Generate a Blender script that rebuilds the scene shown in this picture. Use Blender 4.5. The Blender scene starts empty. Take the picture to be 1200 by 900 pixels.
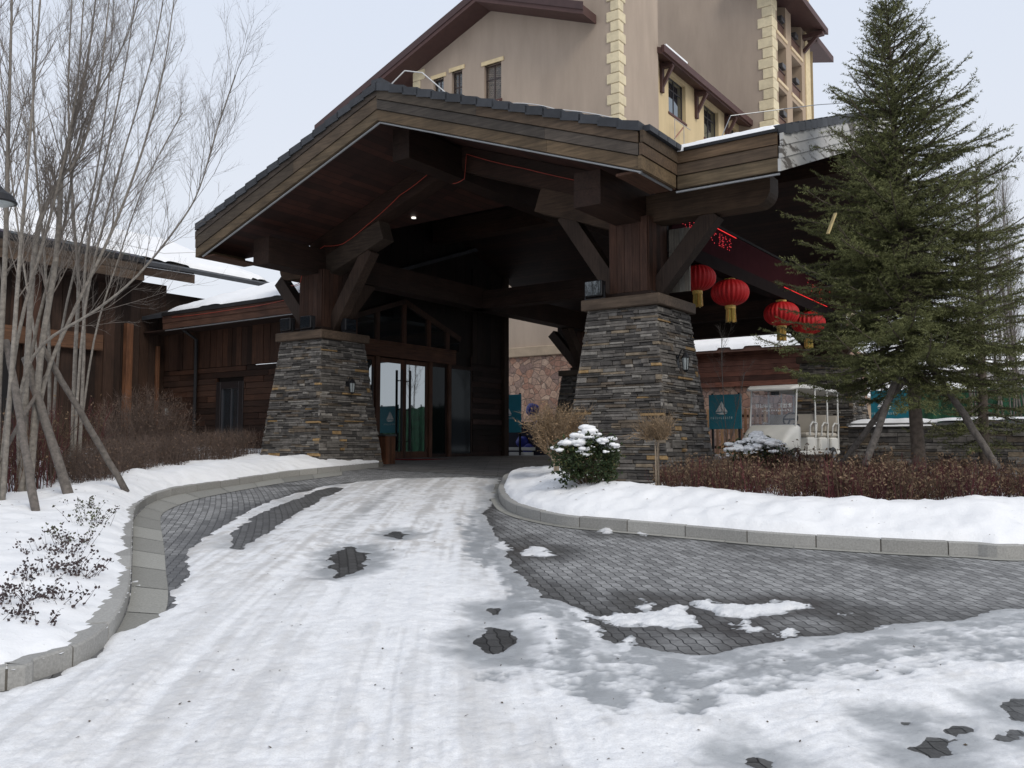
import bpy, math, random
import numpy as np
from mathutils import Vector
random.seed(7)
R = math.radians
SC = bpy.context.scene
COL = SC.collection

# ---------------------------------------------------------------- camera
CAM_H, FPX, PITCH = 1.6, 1037.0, R(4.0)
cam = bpy.data.cameras.new('camera')
cam.sensor_width = 36.0
cam.lens = 36.0 * FPX / 1200.0
cam.clip_start, cam.clip_end = 0.1, 3000.0
co = bpy.data.objects.new('camera', cam)
COL.objects.link(co)
co.location = (0, 0, CAM_H)
co.rotation_euler = (R(90) + PITCH, 0, 0)
SC.camera = co

# ---------------------------------------------------------------- sky and sun (overcast)
SUN_EL, SUN_AZ = 38.0, 148.0          # azimuth measured clockwise from +Y; the sun stands behind the camera, to the right
w = bpy.data.worlds.new('World'); SC.world = w; w.use_nodes = True
nt = w.node_tree; nt.nodes.clear()
sky = nt.nodes.new('ShaderNodeTexSky'); sky.sky_type = 'NISHITA'; sky.sun_disc = False
sky.sun_elevation = R(SUN_EL); sky.sun_rotation = R(SUN_AZ)
sky.air_density = 1.2; sky.dust_density = 3.0; sky.ozone_density = 1.0
tcw = nt.nodes.new('ShaderNodeTexCoord')
nz = nt.nodes.new('ShaderNodeTexNoise'); nz.inputs['Scale'].default_value = 1.6; nz.inputs['Detail'].default_value = 4
nt.links.new(tcw.outputs['Generated'], nz.inputs['Vector'])
sx_ = nt.nodes.new('ShaderNodeSeparateXYZ'); nt.links.new(tcw.outputs['Generated'], sx_.inputs[0])
ad = nt.nodes.new('ShaderNodeMath'); ad.operation = 'MULTIPLY_ADD'; ad.inputs[1].default_value = .22
nt.links.new(nz.outputs['Fac'], ad.inputs[0]); nt.links.new(sx_.outputs[2], ad.inputs[2])
cr = nt.nodes.new('ShaderNodeValToRGB')
cr.color_ramp.elements[0].position = .12; cr.color_ramp.elements[0].color = (7.9, 8.1, 8.55, 1)
cr.color_ramp.elements[1].position = .62; cr.color_ramp.elements[1].color = (7.0, 7.6, 8.75, 1)
nt.links.new(ad.outputs[0], cr.inputs['Fac'])
mx = nt.nodes.new('ShaderNodeMixRGB'); mx.inputs['Fac'].default_value = .93
nt.links.new(sky.outputs[0], mx.inputs[1]); nt.links.new(cr.outputs[0], mx.inputs[2])
bg = nt.nodes.new('ShaderNodeBackground'); bg.inputs['Strength'].default_value = .1
nt.links.new(mx.outputs[0], bg.inputs['Color'])
ow = nt.nodes.new('ShaderNodeOutputWorld'); nt.links.new(bg.outputs[0], ow.inputs['Surface'])

sl = bpy.data.lights.new('sun', 'SUN'); sl.energy = 1.5; sl.angle = R(25); sl.color = (1, .94, .84)
so = bpy.data.objects.new('sun', sl); COL.objects.link(so)
az = R(SUN_AZ)
sd_ = Vector((math.sin(az) * math.cos(R(SUN_EL)), math.cos(az) * math.cos(R(SUN_EL)), math.sin(R(SUN_EL))))
so.rotation_euler = sd_.to_track_quat('Z', 'Y').to_euler()
so.location = (10, -10, 30)

SC.view_settings.view_transform = 'Standard'
SC.view_settings.look = 'None'
SC.view_settings.exposure = 0.12
SC.view_settings.gamma = 1.0
SC.view_settings.use_curve_mapping = False

# ---------------------------------------------------------------- places
def G(y):
    """height of the ground: a ramp that levels out under the canopy"""
    y = np.asarray(y, float)
    a = np.where(y < -6, -6 * .0546, .0546 * y)
    t = np.clip(y - 18, 0, 10)
    return np.where(y < 18, a, .0546 * 18 + .0546 * t - .00273 * t * t)

def g(y): return float(G(y))

def ray(px, py):
    e = (450 - py) / FPX; l = (px - 600) / FPX
    c, s = math.cos(PITCH), math.sin(PITCH)
    return (l, c - e * s, s + e * c)          # x, y, z

def gp(px, py, lift=0.0):
    """the ground point seen at a photo pixel (used once, to survey the place)"""
    x, y, z = ray(px, py); lo, hi = .5, 80.0
    f = lambda t: CAM_H + z * t - g(y * t) - lift
    for _ in range(60):
        m = (lo + hi) / 2
        if f(m) > 0: lo = m
        else: hi = m
    return (x * lo, y * lo)

def at(px, py, d):
    x, y, z = ray(px, py); t = d / y
    return (x * t, d, CAM_H + z * t)

FA = R(-35)
FC, FS = math.cos(FA), math.sin(FA)
FO = (2.44, 14.7)
def W(x, y, z=0.0):                             # canopy frame (x right along the front gable, y back) to world
    return (FO[0] + FC * x - FS * y, FO[1] + FS * x + FC * y, z)

# ---------------------------------------------------------------- noise
_rng = np.random.RandomState(3)
_lat = _rng.rand(256, 256)
def vnoise(x, y):
    x = np.asarray(x, float); y = np.asarray(y, float)
    xi = np.floor(x).astype(int); yi = np.floor(y).astype(int)
    fx = x - xi; fy = y - yi
    fx = fx * fx * (3 - 2 * fx); fy = fy * fy * (3 - 2 * fy)
    a = _lat[xi & 255, yi & 255]; b = _lat[(xi + 1) & 255, yi & 255]
    c = _lat[xi & 255, (yi + 1) & 255]; d = _lat[(xi + 1) & 255, (yi + 1) & 255]
    return (a * (1 - fx) + b * fx) * (1 - fy) + (c * (1 - fx) + d * fx) * fy - .5
def fbm(x, y, o=4, f=1.0):
    s = 0; a = 1.0; n = 0
    for i in range(o):
        s = s + a * vnoise(x * f + 17.3 * i, y * f + 5.1 * i); n += a; a *= .5; f *= 2.03
    return s / n * 2
def sstep(a, b, x):
    t = np.clip((x - a) / (b - a), 0, 1); return t * t * (3 - 2 * t)

def poly_dist(X, Y, pts, closed=False):
    P = list(pts) + ([pts[0]] if closed else [])
    best = np.full(X.shape, 1e9); along = np.zeros(X.shape); side = np.zeros(X.shape); acc = 0
    for (ax, ay), (bx, by) in zip(P[:-1], P[1:]):
        dx, dy = bx - ax, by - ay; L = math.hypot(dx, dy) + 1e-9
        t = np.clip(((X - ax) * dx + (Y - ay) * dy) / (L * L), 0, 1)
        d = np.hypot(X - ax - t * dx, Y - ay - t * dy)
        m = d < best
        best = np.where(m, d, best); along = np.where(m, acc + t * L, along)
        side = np.where(m, np.sign(dx * (Y - ay) - dy * (X - ax)), side); acc += L
    return best, along, side
def inside(X, Y, pts):
    r = np.zeros(X.shape, bool); n = len(pts)
    for i in range(n):
        ax, ay = pts[i]; bx, by = pts[(i + 1) % n]
        c = ((ay > Y) != (by > Y)) & (X < (bx - ax) * (Y - ay) / (by - ay + 1e-12) + ax)
        r ^= c
    return r
def sdf(X, Y, pts):
    d, _, _ = poly_dist(X, Y, pts, True)
    return np.where(inside(X, Y, pts), d, -d)
def smooth(pts, n=6, closed=False):
    """Catmull-Rom"""
    P = list(pts); out = []; N = len(P)
    rng = range(N if closed else N - 1)
    for i in rng:
        p0 = P[(i - 1) % N] if closed or i > 0 else P[0]
        p1 = P[i]; p2 = P[(i + 1) % N]
        p3 = P[(i + 2) % N] if closed or i + 2 < N else P[-1]
        for k in range(n):
            t = k / n
            out.append(tuple(.5 * (2 * b + (c - a) * t + (2 * a - 5 * b + 4 * c - d) * t * t + (3 * b - a - 3 * c + d) * t ** 3)
                             for a, b, c, d in zip(p0, p1, p2, p3)))
    if not closed: out.append(P[-1])
    return out

# ---------------------------------------------------------------- mesh builder
class MB:
    def __init__(s): s.v = []; s.f = []; s.c = []
    def add(s, vs, fs, col=(1, 1, 1)):
        n = len(s.v); s.v.extend(vs)
        for q in fs: s.f.append(tuple(i + n for i in q)); s.c.append(col)
    def box(s, a, b, col=(1, 1, 1), j=0):
        (x0, y0, z0), (x1, y1, z1) = a, b
        vs = [(x0, y0, z0), (x1, y0, z0), (x1, y1, z0), (x0, y1, z0), (x0, y0, z1), (x1, y0, z1), (x1, y1, z1), (x0, y1, z1)]
        if j: vs = [tuple(q + random.uniform(-j, j) for q in p) for p in vs]
        s.add(vs, [(3, 2, 1, 0), (4, 5, 6, 7), (0, 1, 5, 4), (1, 2, 6, 5), (2, 3, 7, 6), (3, 0, 4, 7)], col)
    def cbox(s, a, b, ch=.01, col=(1, 1, 1)):
        """box with chamfered edges"""
        (x0, y0, z0), (x1, y1, z1) = a, b
        lo = (min(x0, x1), min(y0, y1), min(z0, z1)); hi = (max(x0, x1), max(y0, y1), max(z0, z1))
        c = min(ch, *(.45 * (h - l) for h, l in zip(hi, lo)))
        vs = []; idx = {}
        for i in (0, 1):
            for jj in (0, 1):
                for k in (0, 1):
                    p = [lo[0] if i == 0 else hi[0], lo[1] if jj == 0 else hi[1], lo[2] if k == 0 else hi[2]]
                    sg = [1 if q == 0 else -1 for q in (i, jj, k)]
                    for ax in range(3):
                        q = [p[m] if m == ax else p[m] + sg[m] * c for m in range(3)]
                        idx[(i, jj, k, ax)] = len(vs); vs.append(tuple(q))
        I = lambda i, jj, k, ax: idx[(i, jj, k, ax)]
        fs = []
        for o, rev in ((0, 1), (1, 0)):
            for ax in range(3):
                q = [(0, 0), (1, 0), (1, 1), (0, 1)]
                cyc = []
                for a_, b_ in q:
                    t = [0, 0, 0]; t[ax] = o; t[(ax + 1) % 3] = a_; t[(ax + 2) % 3] = b_
                    cyc.append(I(*t, ax))
                fs.append(tuple(cyc[::-1] if rev else cyc))
        for ax in range(3):
            b1, b2 = (ax + 1) % 3, (ax + 2) % 3
            for o1 in (0, 1):
                for o2 in (0, 1):
                    t0 = [0, 0, 0]; t1 = [0, 0, 0]
                    t0[b1] = t1[b1] = o1; t0[b2] = t1[b2] = o2; t1[ax] = 1
                    q = (I(*t0, b1), I(*t1, b1), I(*t1, b2), I(*t0, b2))
                    fs.append(q if (o1 == o2) else q[::-1])
        for i in (0, 1):
            for jj in (0, 1):
                for k in (0, 1): fs.append(tuple(I(i, jj, k, a_) for a_ in ((0, 1, 2) if (i + jj + k) % 2 else (2, 1, 0))))
        s.add(vs, fs, col)
    def obox(s, p, q, wd, ht, col=(1, 1, 1), up=(0, 0, 1), ch=0):
        """beam from p to q with width wd (sideways) and height ht"""
        p = Vector(p); q = Vector(q); d = (q - p).normalized(); u = Vector(up)
        if abs(d.dot(u)) > .98: u = Vector((0, 1, 0))
        r = d.cross(u).normalized(); u = r.cross(d)
        vs = []
        for e in (p, q):
            for a, b in ((-1, -1), (1, -1), (1, 1), (-1, 1)): vs.append(tuple(e + r * a * wd / 2 + u * b * ht / 2))
        s.add(vs, [(0, 1, 2, 3), (7, 6, 5, 4), (1, 0, 4, 5), (2, 1, 5, 6), (3, 2, 6, 7), (0, 3, 7, 4)], col)
    def tube(s, pts, rad, n=6, col=(1, 1, 1), cap=True, cols=None):
        """swept tube; rad number or list"""
        P = [Vector(p) for p in pts]; m = len(P)
        rr = rad if isinstance(rad, (list, tuple)) else [rad] * m
        u = None; base = len(s.v)
        for i in range(m):
            d = (P[min(i + 1, m - 1)] - P[max(i - 1, 0)])
            d = d.normalized() if d.length > 1e-9 else Vector((0, 0, 1))
            if u is None:
                u = d.orthogonal().normalized()
            else:
                u = (u - d * u.dot(d)); u = u.normalized() if u.length > 1e-6 else d.orthogonal().normalized()
            v = d.cross(u)
            for k in range(n):
                a = 2 * math.pi * k / n
                s.v.append(tuple(P[i] + (u * math.cos(a) + v * math.sin(a)) * rr[i]))
        for i in range(m - 1):
            for k in range(n):
                k2 = (k + 1) % n
                s.f.append((base + i * n + k, base + i * n + k2, base + (i + 1) * n + k2, base + (i + 1) * n + k))
                s.c.append(cols[i] if cols else col)
        if cap:
            s.f.append(tuple(base + k for k in range(n))[::-1]); s.c.append(cols[0] if cols else col)
            s.f.append(tuple(base + (m - 1) * n + k for k in range(n))); s.c.append(cols[-1] if cols else col)
    def lathe(s, prof, c=(0, 0, 0), n=24, col=(1, 1, 1), ribs=0, rib=0.0):
        b = len(s.v)
        for r, z in prof:
            for k in range(n):
                a = 2 * math.pi * k / n
                q = r * (1 + (rib * (abs(math.cos(a * ribs / 2)) - 1) if ribs else 0))
                s.v.append((c[0] + q * math.cos(a), c[1] + q * math.sin(a), c[2] + z))
        for i in range(len(prof) - 1):
            for k in range(n):
                k2 = (k + 1) % n
                s.f.append((b + i * n + k, b + i * n + k2, b + (i + 1) * n + k2, b + (i + 1) * n + k)); s.c.append(col)
        s.f.append(tuple(b + k for k in range(n))[::-1]); s.c.append(col)
        s.f.append(tuple(b + (len(prof) - 1) * n + k for k in range(n))); s.c.append(col)
    def prism(s, poly, z0, z1, col=(1, 1, 1)):
        """poly: list of (x,y) counter-clockwise; z0/z1 numbers or functions of (x,y)"""
        f0 = z0 if callable(z0) else (lambda x, y: z0); f1 = z1 if callable(z1) else (lambda x, y: z1)
        n = len(poly)
        vs = [(x, y, f0(x, y)) for x, y in poly] + [(x, y, f1(x, y)) for x, y in poly]
        s.add(vs, [tuple(range(n))[::-1], tuple(range(n, 2 * n))] + [(i, (i + 1) % n, n + (i + 1) % n, n + i) for i in range(n)], col)
    def ico(s, c, r, sub=1, col=(1, 1, 1), jit=0, sq=(1, 1, 1)):
        vs, fs = ICO[sub]; b = []
        for v in vs:
            k = 1 + random.uniform(-jit, jit)
            b.append((c[0] + v[0] * r * k * sq[0], c[1] + v[1] * r * k * sq[1], c[2] + v[2] * r * k * sq[2]))
        s.add(b, fs, col)
    def mesh(s, name, off=(0, 0, 0), sm=False):
        me = bpy.data.meshes.new(name)
        v = np.array(s.v, float).reshape(-1, 3) - np.array(off)
        me.from_pydata(v.tolist(), [], s.f)
        a = me.attributes.new('col', 'FLOAT_COLOR', 'FACE')
        c = np.ones((len(s.f), 4), np.float32); c[:, :3] = np.array(s.c, np.float32).reshape(-1, 3)
        a.data.foreach_set('color', c.ravel())
        if sm: me.polygons.foreach_set('use_smooth', np.ones(len(s.f), bool))
        me.update(); return me

def _ico():
    import bmesh
    out = {}
    for k in (1, 2, 3):
        bm = bmesh.new(); bmesh.ops.create_icosphere(bm, subdivisions=k, radius=1)
        bm.verts.ensure_lookup_table()
        out[k] = ([tuple(v.co) for v in bm.verts], [tuple(v.index for v in f.verts) for f in bm.faces]); bm.free()
    return out
ICO = _ico()

def link(o): COL.objects.link(o); return o
def tag(o, label, cat, group=None, kind=None):
    if label: o['label'] = label
    if cat: o['category'] = cat
    if group: o['group'] = group
    if kind: o['kind'] = kind
    return o
class T:
    """a thing: an Empty at its base, with part meshes given in the same coordinates as the base"""
    def __init__(s, name, label, cat, base, framed=False, group=None, rz=None):
        s.base = base; s.framed = framed
        s.o = link(bpy.data.objects.new(name, None)); s.o.empty_display_size = .2
        s.o.location = W(*base) if framed else base
        s.o.rotation_euler = (0, 0, FA if framed else (rz or 0))
        tag(s.o, label, cat, group)
    def part(s, name, mb, mat, parent=None, label=None, sm=False, kind=None):
        o = link(bpy.data.objects.new(name, mb.mesh(name, s.base if not s.rel else (0, 0, 0), sm)))
        o.data.materials.append(mat); o.parent = parent or s.o
        if label: o['label'] = label
        if kind: o['kind'] = kind
        return o
    rel = False
def rel_thing(name, label, cat, loc, rz=0, group=None):
    t = T(name, label, cat, loc, False, group, rz); t.rel = True; return t
def solo(name, label, cat, mb, mat, base, framed=False, group=None, sm=False, kind=None):
    o = link(bpy.data.objects.new(name, mb.mesh(name, base, sm)))
    o.data.materials.append(mat)
    o.location = W(*base) if framed else base
    if framed: o.rotation_euler = (0, 0, FA)
    return tag(o, label, cat, group, kind)
def copy_tree(o, parent=None):
    c = o.copy(); COL.objects.link(c); c.parent = parent
    for ch in o.children: copy_tree(ch, c)
    return c

# ---------------------------------------------------------------- materials
def newmat(name):
    m = bpy.data.materials.new(name); m.use_nodes = True
    n = m.node_tree; b = n.nodes['Principled BSDF']; return m, n, b
def nd(n, t, **k):
    x = n.nodes.new(t)
    for a, v in k.items():
        if a in x.inputs: x.inputs[a].default_value = v
        else: setattr(x, a, v)
    return x
def mixc(n, a, b, fac, mode='MIX'):
    x = n.nodes.new('ShaderNodeMixRGB'); x.blend_type = mode
    for i, q in ((1, a), (2, b)):
        if isinstance(q, tuple): x.inputs[i].default_value = (*q, 1)
        else: n.links.new(q, x.inputs[i])
    if isinstance(fac, float): x.inputs[0].default_value = fac
    else: n.links.new(fac, x.inputs[0])
    return x.outputs[0]
def ramp(n, src, stops):
    r = n.nodes.new('ShaderNodeValToRGB'); e = r.color_ramp.elements
    while len(e) < len(stops): e.new(.5)
    for q, (p, c) in zip(e, stops):
        q.position = p; q.color = (*(c if isinstance(c, tuple) else (c,) * 3), 1)
    n.links.new(src, r.inputs[0]); return r.outputs[0]
def coords(n, scale=(1, 1, 1), kind='Object'):
    tc = n.nodes.new('ShaderNodeTexCoord'); mp = n.nodes.new('ShaderNodeMapping')
    mp.inputs['Scale'].default_value = scale; n.links.new(tc.outputs[kind], mp.inputs[0]); return mp.outputs[0]
def noise(n, vec, scale, detail=4.0, rough=.5):
    x = nd(n, 'ShaderNodeTexNoise', Scale=scale, Detail=detail, Roughness=rough); n.links.new(vec, x.inputs['Vector']); return x.outputs['Fac']
def bump(n, b, h, strength=.3, dist=.01):
    x = nd(n, 'ShaderNodeBump', Strength=strength, Distance=dist); n.links.new(h, x.inputs['Height']); n.links.new(x.outputs[0], b.inputs['Normal'])
def attr(n, name='col'):
    x = n.nodes.new('ShaderNodeAttribute'); x.attribute_name = name; return x
def tint(name, rough=.8, var=.35, nscale=6.0, bmp=.3, bscale=40.0, bdist=.008, mul=1.0, metal=0.0, spec=.3, scale=(1, 1, 1)):
    """face colour times noise"""
    m, n, b = newmat(name); v = coords(n, scale)
    f = noise(n, v, nscale, 6, .6)
    c = mixc(n, attr(n).outputs['Color'], ramp(n, f, [(.25, (1 - var) * mul), (.75, (1 + var) * mul)]), 1.0, 'MULTIPLY')
    n.links.new(c, b.inputs['Base Color']); b.inputs['Roughness'].default_value = rough
    b.inputs['Metallic'].default_value = metal; b.inputs['Specular IOR Level'].default_value = spec
    if bmp: bump(n, b, noise(n, v, bscale, 5, .6), bmp, bdist)
    return m
def wood(name, axis, rough=.7, var=.5, mul=1.0):
    sc = [14, 14, 14]; sc[axis] = .9
    m, n, b = newmat(name); v = coords(n, tuple(sc))
    f = noise(n, v, 2.2, 8, .65); v2 = coords(n); f2 = noise(n, v2, 1.3, 5, .6)
    c = mixc(n, attr(n).outputs['Color'], ramp(n, f, [(.28, (1 - var) * mul), (.7, (1 + var * .7) * mul)]), 1.0, 'MULTIPLY')
    c = mixc(n, c, ramp(n, f2, [(.3, .62), (.7, 1.25)]), 1.0, 'MULTIPLY')
    n.links.new(c, b.inputs['Base Color']); b.inputs['Roughness'].default_value = rough
    b.inputs['Specular IOR Level'].default_value = .25
    bump(n, b, f, .35, .006); return m
def plain(name, col, rough=.5, metal=0.0, emit=None, es=1.0, spec=.5):
    m, n, b = newmat(name); v = coords(n)
    f = noise(n, v, 9, 5, .6)
    c = mixc(n, tuple(q * .8 for q in col), tuple(min(1, q * 1.15) for q in col), f)
    n.links.new(c, b.inputs['Base Color']); b.inputs['Roughness'].default_value = rough; b.inputs['Metallic'].default_value = metal
    b.inputs['Specular IOR Level'].default_value = spec
    if emit: b.inputs['Emission Color'].default_value = (*emit, 1); b.inputs['Emission Strength'].default_value = es
    return m

M = {}
for i, a in enumerate('xyz'): M['wood_' + a] = wood('timber along ' + a, i)
M['stone'] = tint('ledge stone', .85, .45, 9, .7, 45, .012)
M['granite'] = tint('kerb granite', .8, .22, 60, .4, 120, .004)
M['tile'] = tint('slate grey roof tile', .6, .25, 5, .2, 30, .004)
M['bark'] = tint('bark', .9, .45, 18, .8, 50, .01)
M['twig'] = tint('twig bark', .85, .3, 20, 0)
M['leaf'] = tint('leaf', .7, .35, 7, 0)
M['needle'] = tint('spruce needle', .6, .35, 2.2, 0, spec=.25)
M['paint'] = tint('painted surface', .45, .1, 3, 0, spec=.5)
M['matte'] = tint('matt dark board', .95, .15, 4, .1, 60, .002, spec=.05)
M['trim'] = tint('painted trim', .6, .15, 4, .1, 60, .002)
M['black'] = plain('black metal', (.012, .012, .014), .5, .3)
M['alu'] = plain('grey aluminium', (.35, .36, .37), .45, .7)
M['galv'] = plain('white cable sheath', (.6, .6, .6), .6)
M['red_cable'] = plain('orange red cable', (.30, .035, .018), .5)
M['lantern'] = tint('red lantern silk', .55, .18, 5, .15, 60, .002, spec=.3)
M['gold'] = tint('gold fringe', .5, .3, 30, .3, 60, .004, spec=.5)
M['led'] = plain('red light strip', (.2, .0, .0), .4, 0, (1, .03, .03), .9)
M['leddot'] = plain('red display dots', (.2, .0, .0), .4, 0, (1, .03, .05), .45)
M['lamp'] = plain('small downlight', (.8, .8, .8), .4, 0, (1, .95, .85), 1.2)
M['carpet'] = tint('red carpet', .95, .2, 20, .2, 90, .004)

def m_glass(name, dark, refl, rough=.02, wav=.0):
    m, n, b = newmat(name); n.nodes.remove(b); out = n.nodes['Material Output']
    d = nd(n, 'ShaderNodeBsdfDiffuse'); d.inputs['Color'].default_value = (*dark, 1)
    gl = nd(n, 'ShaderNodeBsdfGlossy', Roughness=rough); gl.inputs['Color'].default_value = (.9, .97, 1, 1)
    fr = nd(n, 'ShaderNodeFresnel', IOR=1.5)
    ad = nd(n, 'ShaderNodeMath', operation='ADD'); n.links.new(fr.outputs[0], ad.inputs[0]); ad.inputs[1].default_value = refl; ad.use_clamp = True
    mx = nd(n, 'ShaderNodeMixShader'); n.links.new(ad.outputs[0], mx.inputs[0]); n.links.new(d.outputs[0], mx.inputs[1]); n.links.new(gl.outputs[0], mx.inputs[2])
    if wav:
        bp = nd(n, 'ShaderNodeBump', Strength=wav, Distance=.02); n.links.new(noise(n, coords(n), 1.1, 2), bp.inputs['Height']); n.links.new(bp.outputs[0], gl.inputs['Normal'])
    n.links.new(mx.outputs[0], out.inputs['Surface']); return m
M['glass'] = m_glass('coated window glass', (.012, .016, .02), .16, .03, .05)
M['door_glass'] = m_glass('coated door glass', (.008, .012, .014), .36, .02, .03)
M['dim_glass'] = m_glass('dark side glass', (.005, .006, .007), -.04, .05)
def m_clear():
    m, n, b = newmat('clear windscreen'); n.nodes.remove(b); out = n.nodes['Material Output']
    t = nd(n, 'ShaderNodeBsdfTransparent'); t.inputs['Color'].default_value = (.8, .82, .86, 1)
    gl = nd(n, 'ShaderNodeBsdfGlossy', Roughness=.05)
    mx = nd(n, 'ShaderNodeMixShader'); mx.inputs[0].default_value = .06
    n.links.new(t.outputs[0], mx.inputs[1]); n.links.new(gl.outputs[0], mx.inputs[2]); n.links.new(mx.outputs[0], out.inputs['Surface']); return m
M['clear'] = m_clear()

def m_snow(name, attrs):
    """clean snow; with attrs, vertex attributes ice and dirt mark thin ice and grit"""
    m, n, b = newmat(name); v = coords(n)
    f = noise(n, v, 3.0, 6, .6); ff = noise(n, v, 60, 4, .7)
    c = mixc(n, (.79, .80, .82), (.88, .88, .885), f)
    if attrs:
        ice = attr(n, 'ice').outputs['Fac']; dirt = attr(n, 'dirt').outputs['Fac']
        c = mixc(n, c, (.50, .47, .44), dirt)
        mo = ramp(n, noise(n, v, 7.5, 9, .72), [(.46, 0.0), (.68, .45)])
        c = mixc(n, c, (.56, .57, .60), mo)
        gr = ramp(n, noise(n, v, 95, 4, .7), [(.42, 0.0), (.7, .42)])
        c = mixc(n, c, (.50, .49, .48), gr)
        ic = mixc(n, (.20, .21, .22), (.50, .52, .54), noise(n, v, 5, 8, .7))
        c = mixc(n, c, ic, ice)
        sp = ramp(n, noise(n, v, 48, 3, .6), [(.69, 0.0), (.74, .85)])
        c = mixc(n, c, (.16, .13, .1), mixc(n, (0, 0, 0), sp, noise(n, v, 1.1, 3)))
        rr = nd(n, 'ShaderNodeMapRange'); rr.inputs['To Min'].default_value = .75; rr.inputs['To Max'].default_value = .28
        n.links.new(ice, rr.inputs['Value']); n.links.new(rr.outputs[0], b.inputs['Roughness'])
    else:
        sp = ramp(n, noise(n, v, 30, 3, .6), [(.70, 0.0), (.76, .7)])
        c = mixc(n, c, (.2, .17, .14), sp)
        b.inputs['Roughness'].default_value = .8
    n.links.new(c, b.inputs['Base Color']); b.inputs['Specular IOR Level'].default_value = .3
    b.inputs['Subsurface Weight'].default_value = 0.0
    hh = mixc(n, noise(n, v, 26 if attrs else 14, 6, .7), ff, .45)
    bump(n, b, hh, (.5 if attrs else .7), .02); return m
M['snow'] = m_snow('fallen snow', False)
M['road_snow'] = m_snow('packed snow and ice', True)

def m_paver():
    m, n, b = newmat('interlocking grey pavers')
    tc = n.nodes.new('ShaderNodeTexCoord'); sp = n.nodes.new('ShaderNodeSeparateXYZ'); n.links.new(tc.outputs['Object'], sp.inputs[0])
    def mth(op, a, b_=None):
        x = n.nodes.new('ShaderNodeMath'); x.operation = op
        for i, q in enumerate((a, b_)):
            if q is None: continue
            if isinstance(q, (int, float)): x.inputs[i].default_value = q
            else: n.links.new(q, x.inputs[i])
        return x.outputs[0]
    # the courses turn with the drive: a gentle rotation of the grid towards the canopy
    zig = mth('PINGPONG', sp.outputs[1], .0775)
    xx = mth('ADD', sp.outputs[0], mth('MULTIPLY', zig, .2))
    xx = mth('ADD', xx, mth('MULTIPLY', mth('MULTIPLY', sp.outputs[1], sp.outputs[1]), .012))
    cb = n.nodes.new('ShaderNodeCombineXYZ'); n.links.new(sp.outputs[1], cb.inputs[0]); n.links.new(xx, cb.inputs[1])
    br = nd(n, 'ShaderNodeTexBrick', Scale=1.0); n.links.new(cb.outputs[0], br.inputs['Vector'])
    br.inputs['Brick Width'].default_value = .155; br.inputs['Row Height'].default_value = .085; br.inputs['Mortar Size'].default_value = .0048
    br.inputs['Mortar Smooth'].default_value = .25
    br.inputs['Color1'].default_value = (.165, .165, .165, 1); br.inputs['Color2'].default_value = (.31, .31, .308, 1); br.inputs['Mortar'].default_value = (.02, .02, .022, 1)
    v = coords(n); wa = attr(n, 'wet').outputs['Fac']; wet = ramp(n, wa, [(.0, 1.0), (.9, .30)])
    c = mixc(n, br.outputs['Color'], wet, 1.0, 'MULTIPLY')
    c = mixc(n, c, ramp(n, noise(n, v, 40, 5, .6), [(.3, .75), (.7, 1.2)]), 1.0, 'MULTIPLY')
    n.links.new(c, b.inputs['Base Color'])
    r2 = ramp(n, wa, [(.1, .75), (.9, .3)]); n.links.new(r2, b.inputs['Roughness'])
    iv = nd(n, 'ShaderNodeInvert'); n.links.new(br.outputs['Fac'], iv.inputs['Color'])
    h = mixc(n, iv.outputs[0], noise(n, v, 50, 4), .25)
    bump(n, b, h, .8, .012); return m
M['paver'] = m_paver()
def m_slab(name, c1, c2, bw, rh, ms=.006, axis=0):
    m, n, b = newmat(name); v = coords(n)
    if axis == 1:
        mp = n.nodes.new('ShaderNodeMapping'); mp.inputs['Rotation'].default_value = (0, 0, R(90)); n.links.new(v, mp.inputs[0]); vv = mp.outputs[0]
    else: vv = v
    br = nd(n, 'ShaderNodeTexBrick', Scale=1.0); n.links.new(vv, br.inputs['Vector'])
    br.inputs['Brick Width'].default_value = bw; br.inputs['Row Height'].default_value = rh; br.inputs['Mortar Size'].default_value = ms
    br.inputs['Color1'].default_value = (*c1, 1); br.inputs['Color2'].default_value = (*c2, 1); br.inputs['Mortar'].default_value = tuple(q * .3 for q in c1) + (1,)
    c = mixc(n, br.outputs['Color'], ramp(n, noise(n, v, 2.5, 7, .65), [(.3, .6), (.7, 1.2)]), 1.0, 'MULTIPLY')
    n.links.new(c, b.inputs['Base Color']); b.inputs['Roughness'].default_value = .65
    bump(n, b, noise(n, v, 40, 4), .2, .004); return m
M['slab'] = m_slab('paving slabs', (.16, .155, .145), (.22, .21, .2), .6, .3)
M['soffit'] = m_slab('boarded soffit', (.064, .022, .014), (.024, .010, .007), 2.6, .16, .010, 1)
M['soffit_x'] = m_slab('boarded soffit along x', (.040, .016, .011), (.020, .009, .007), 2.6, .16, .010, 0)

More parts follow.
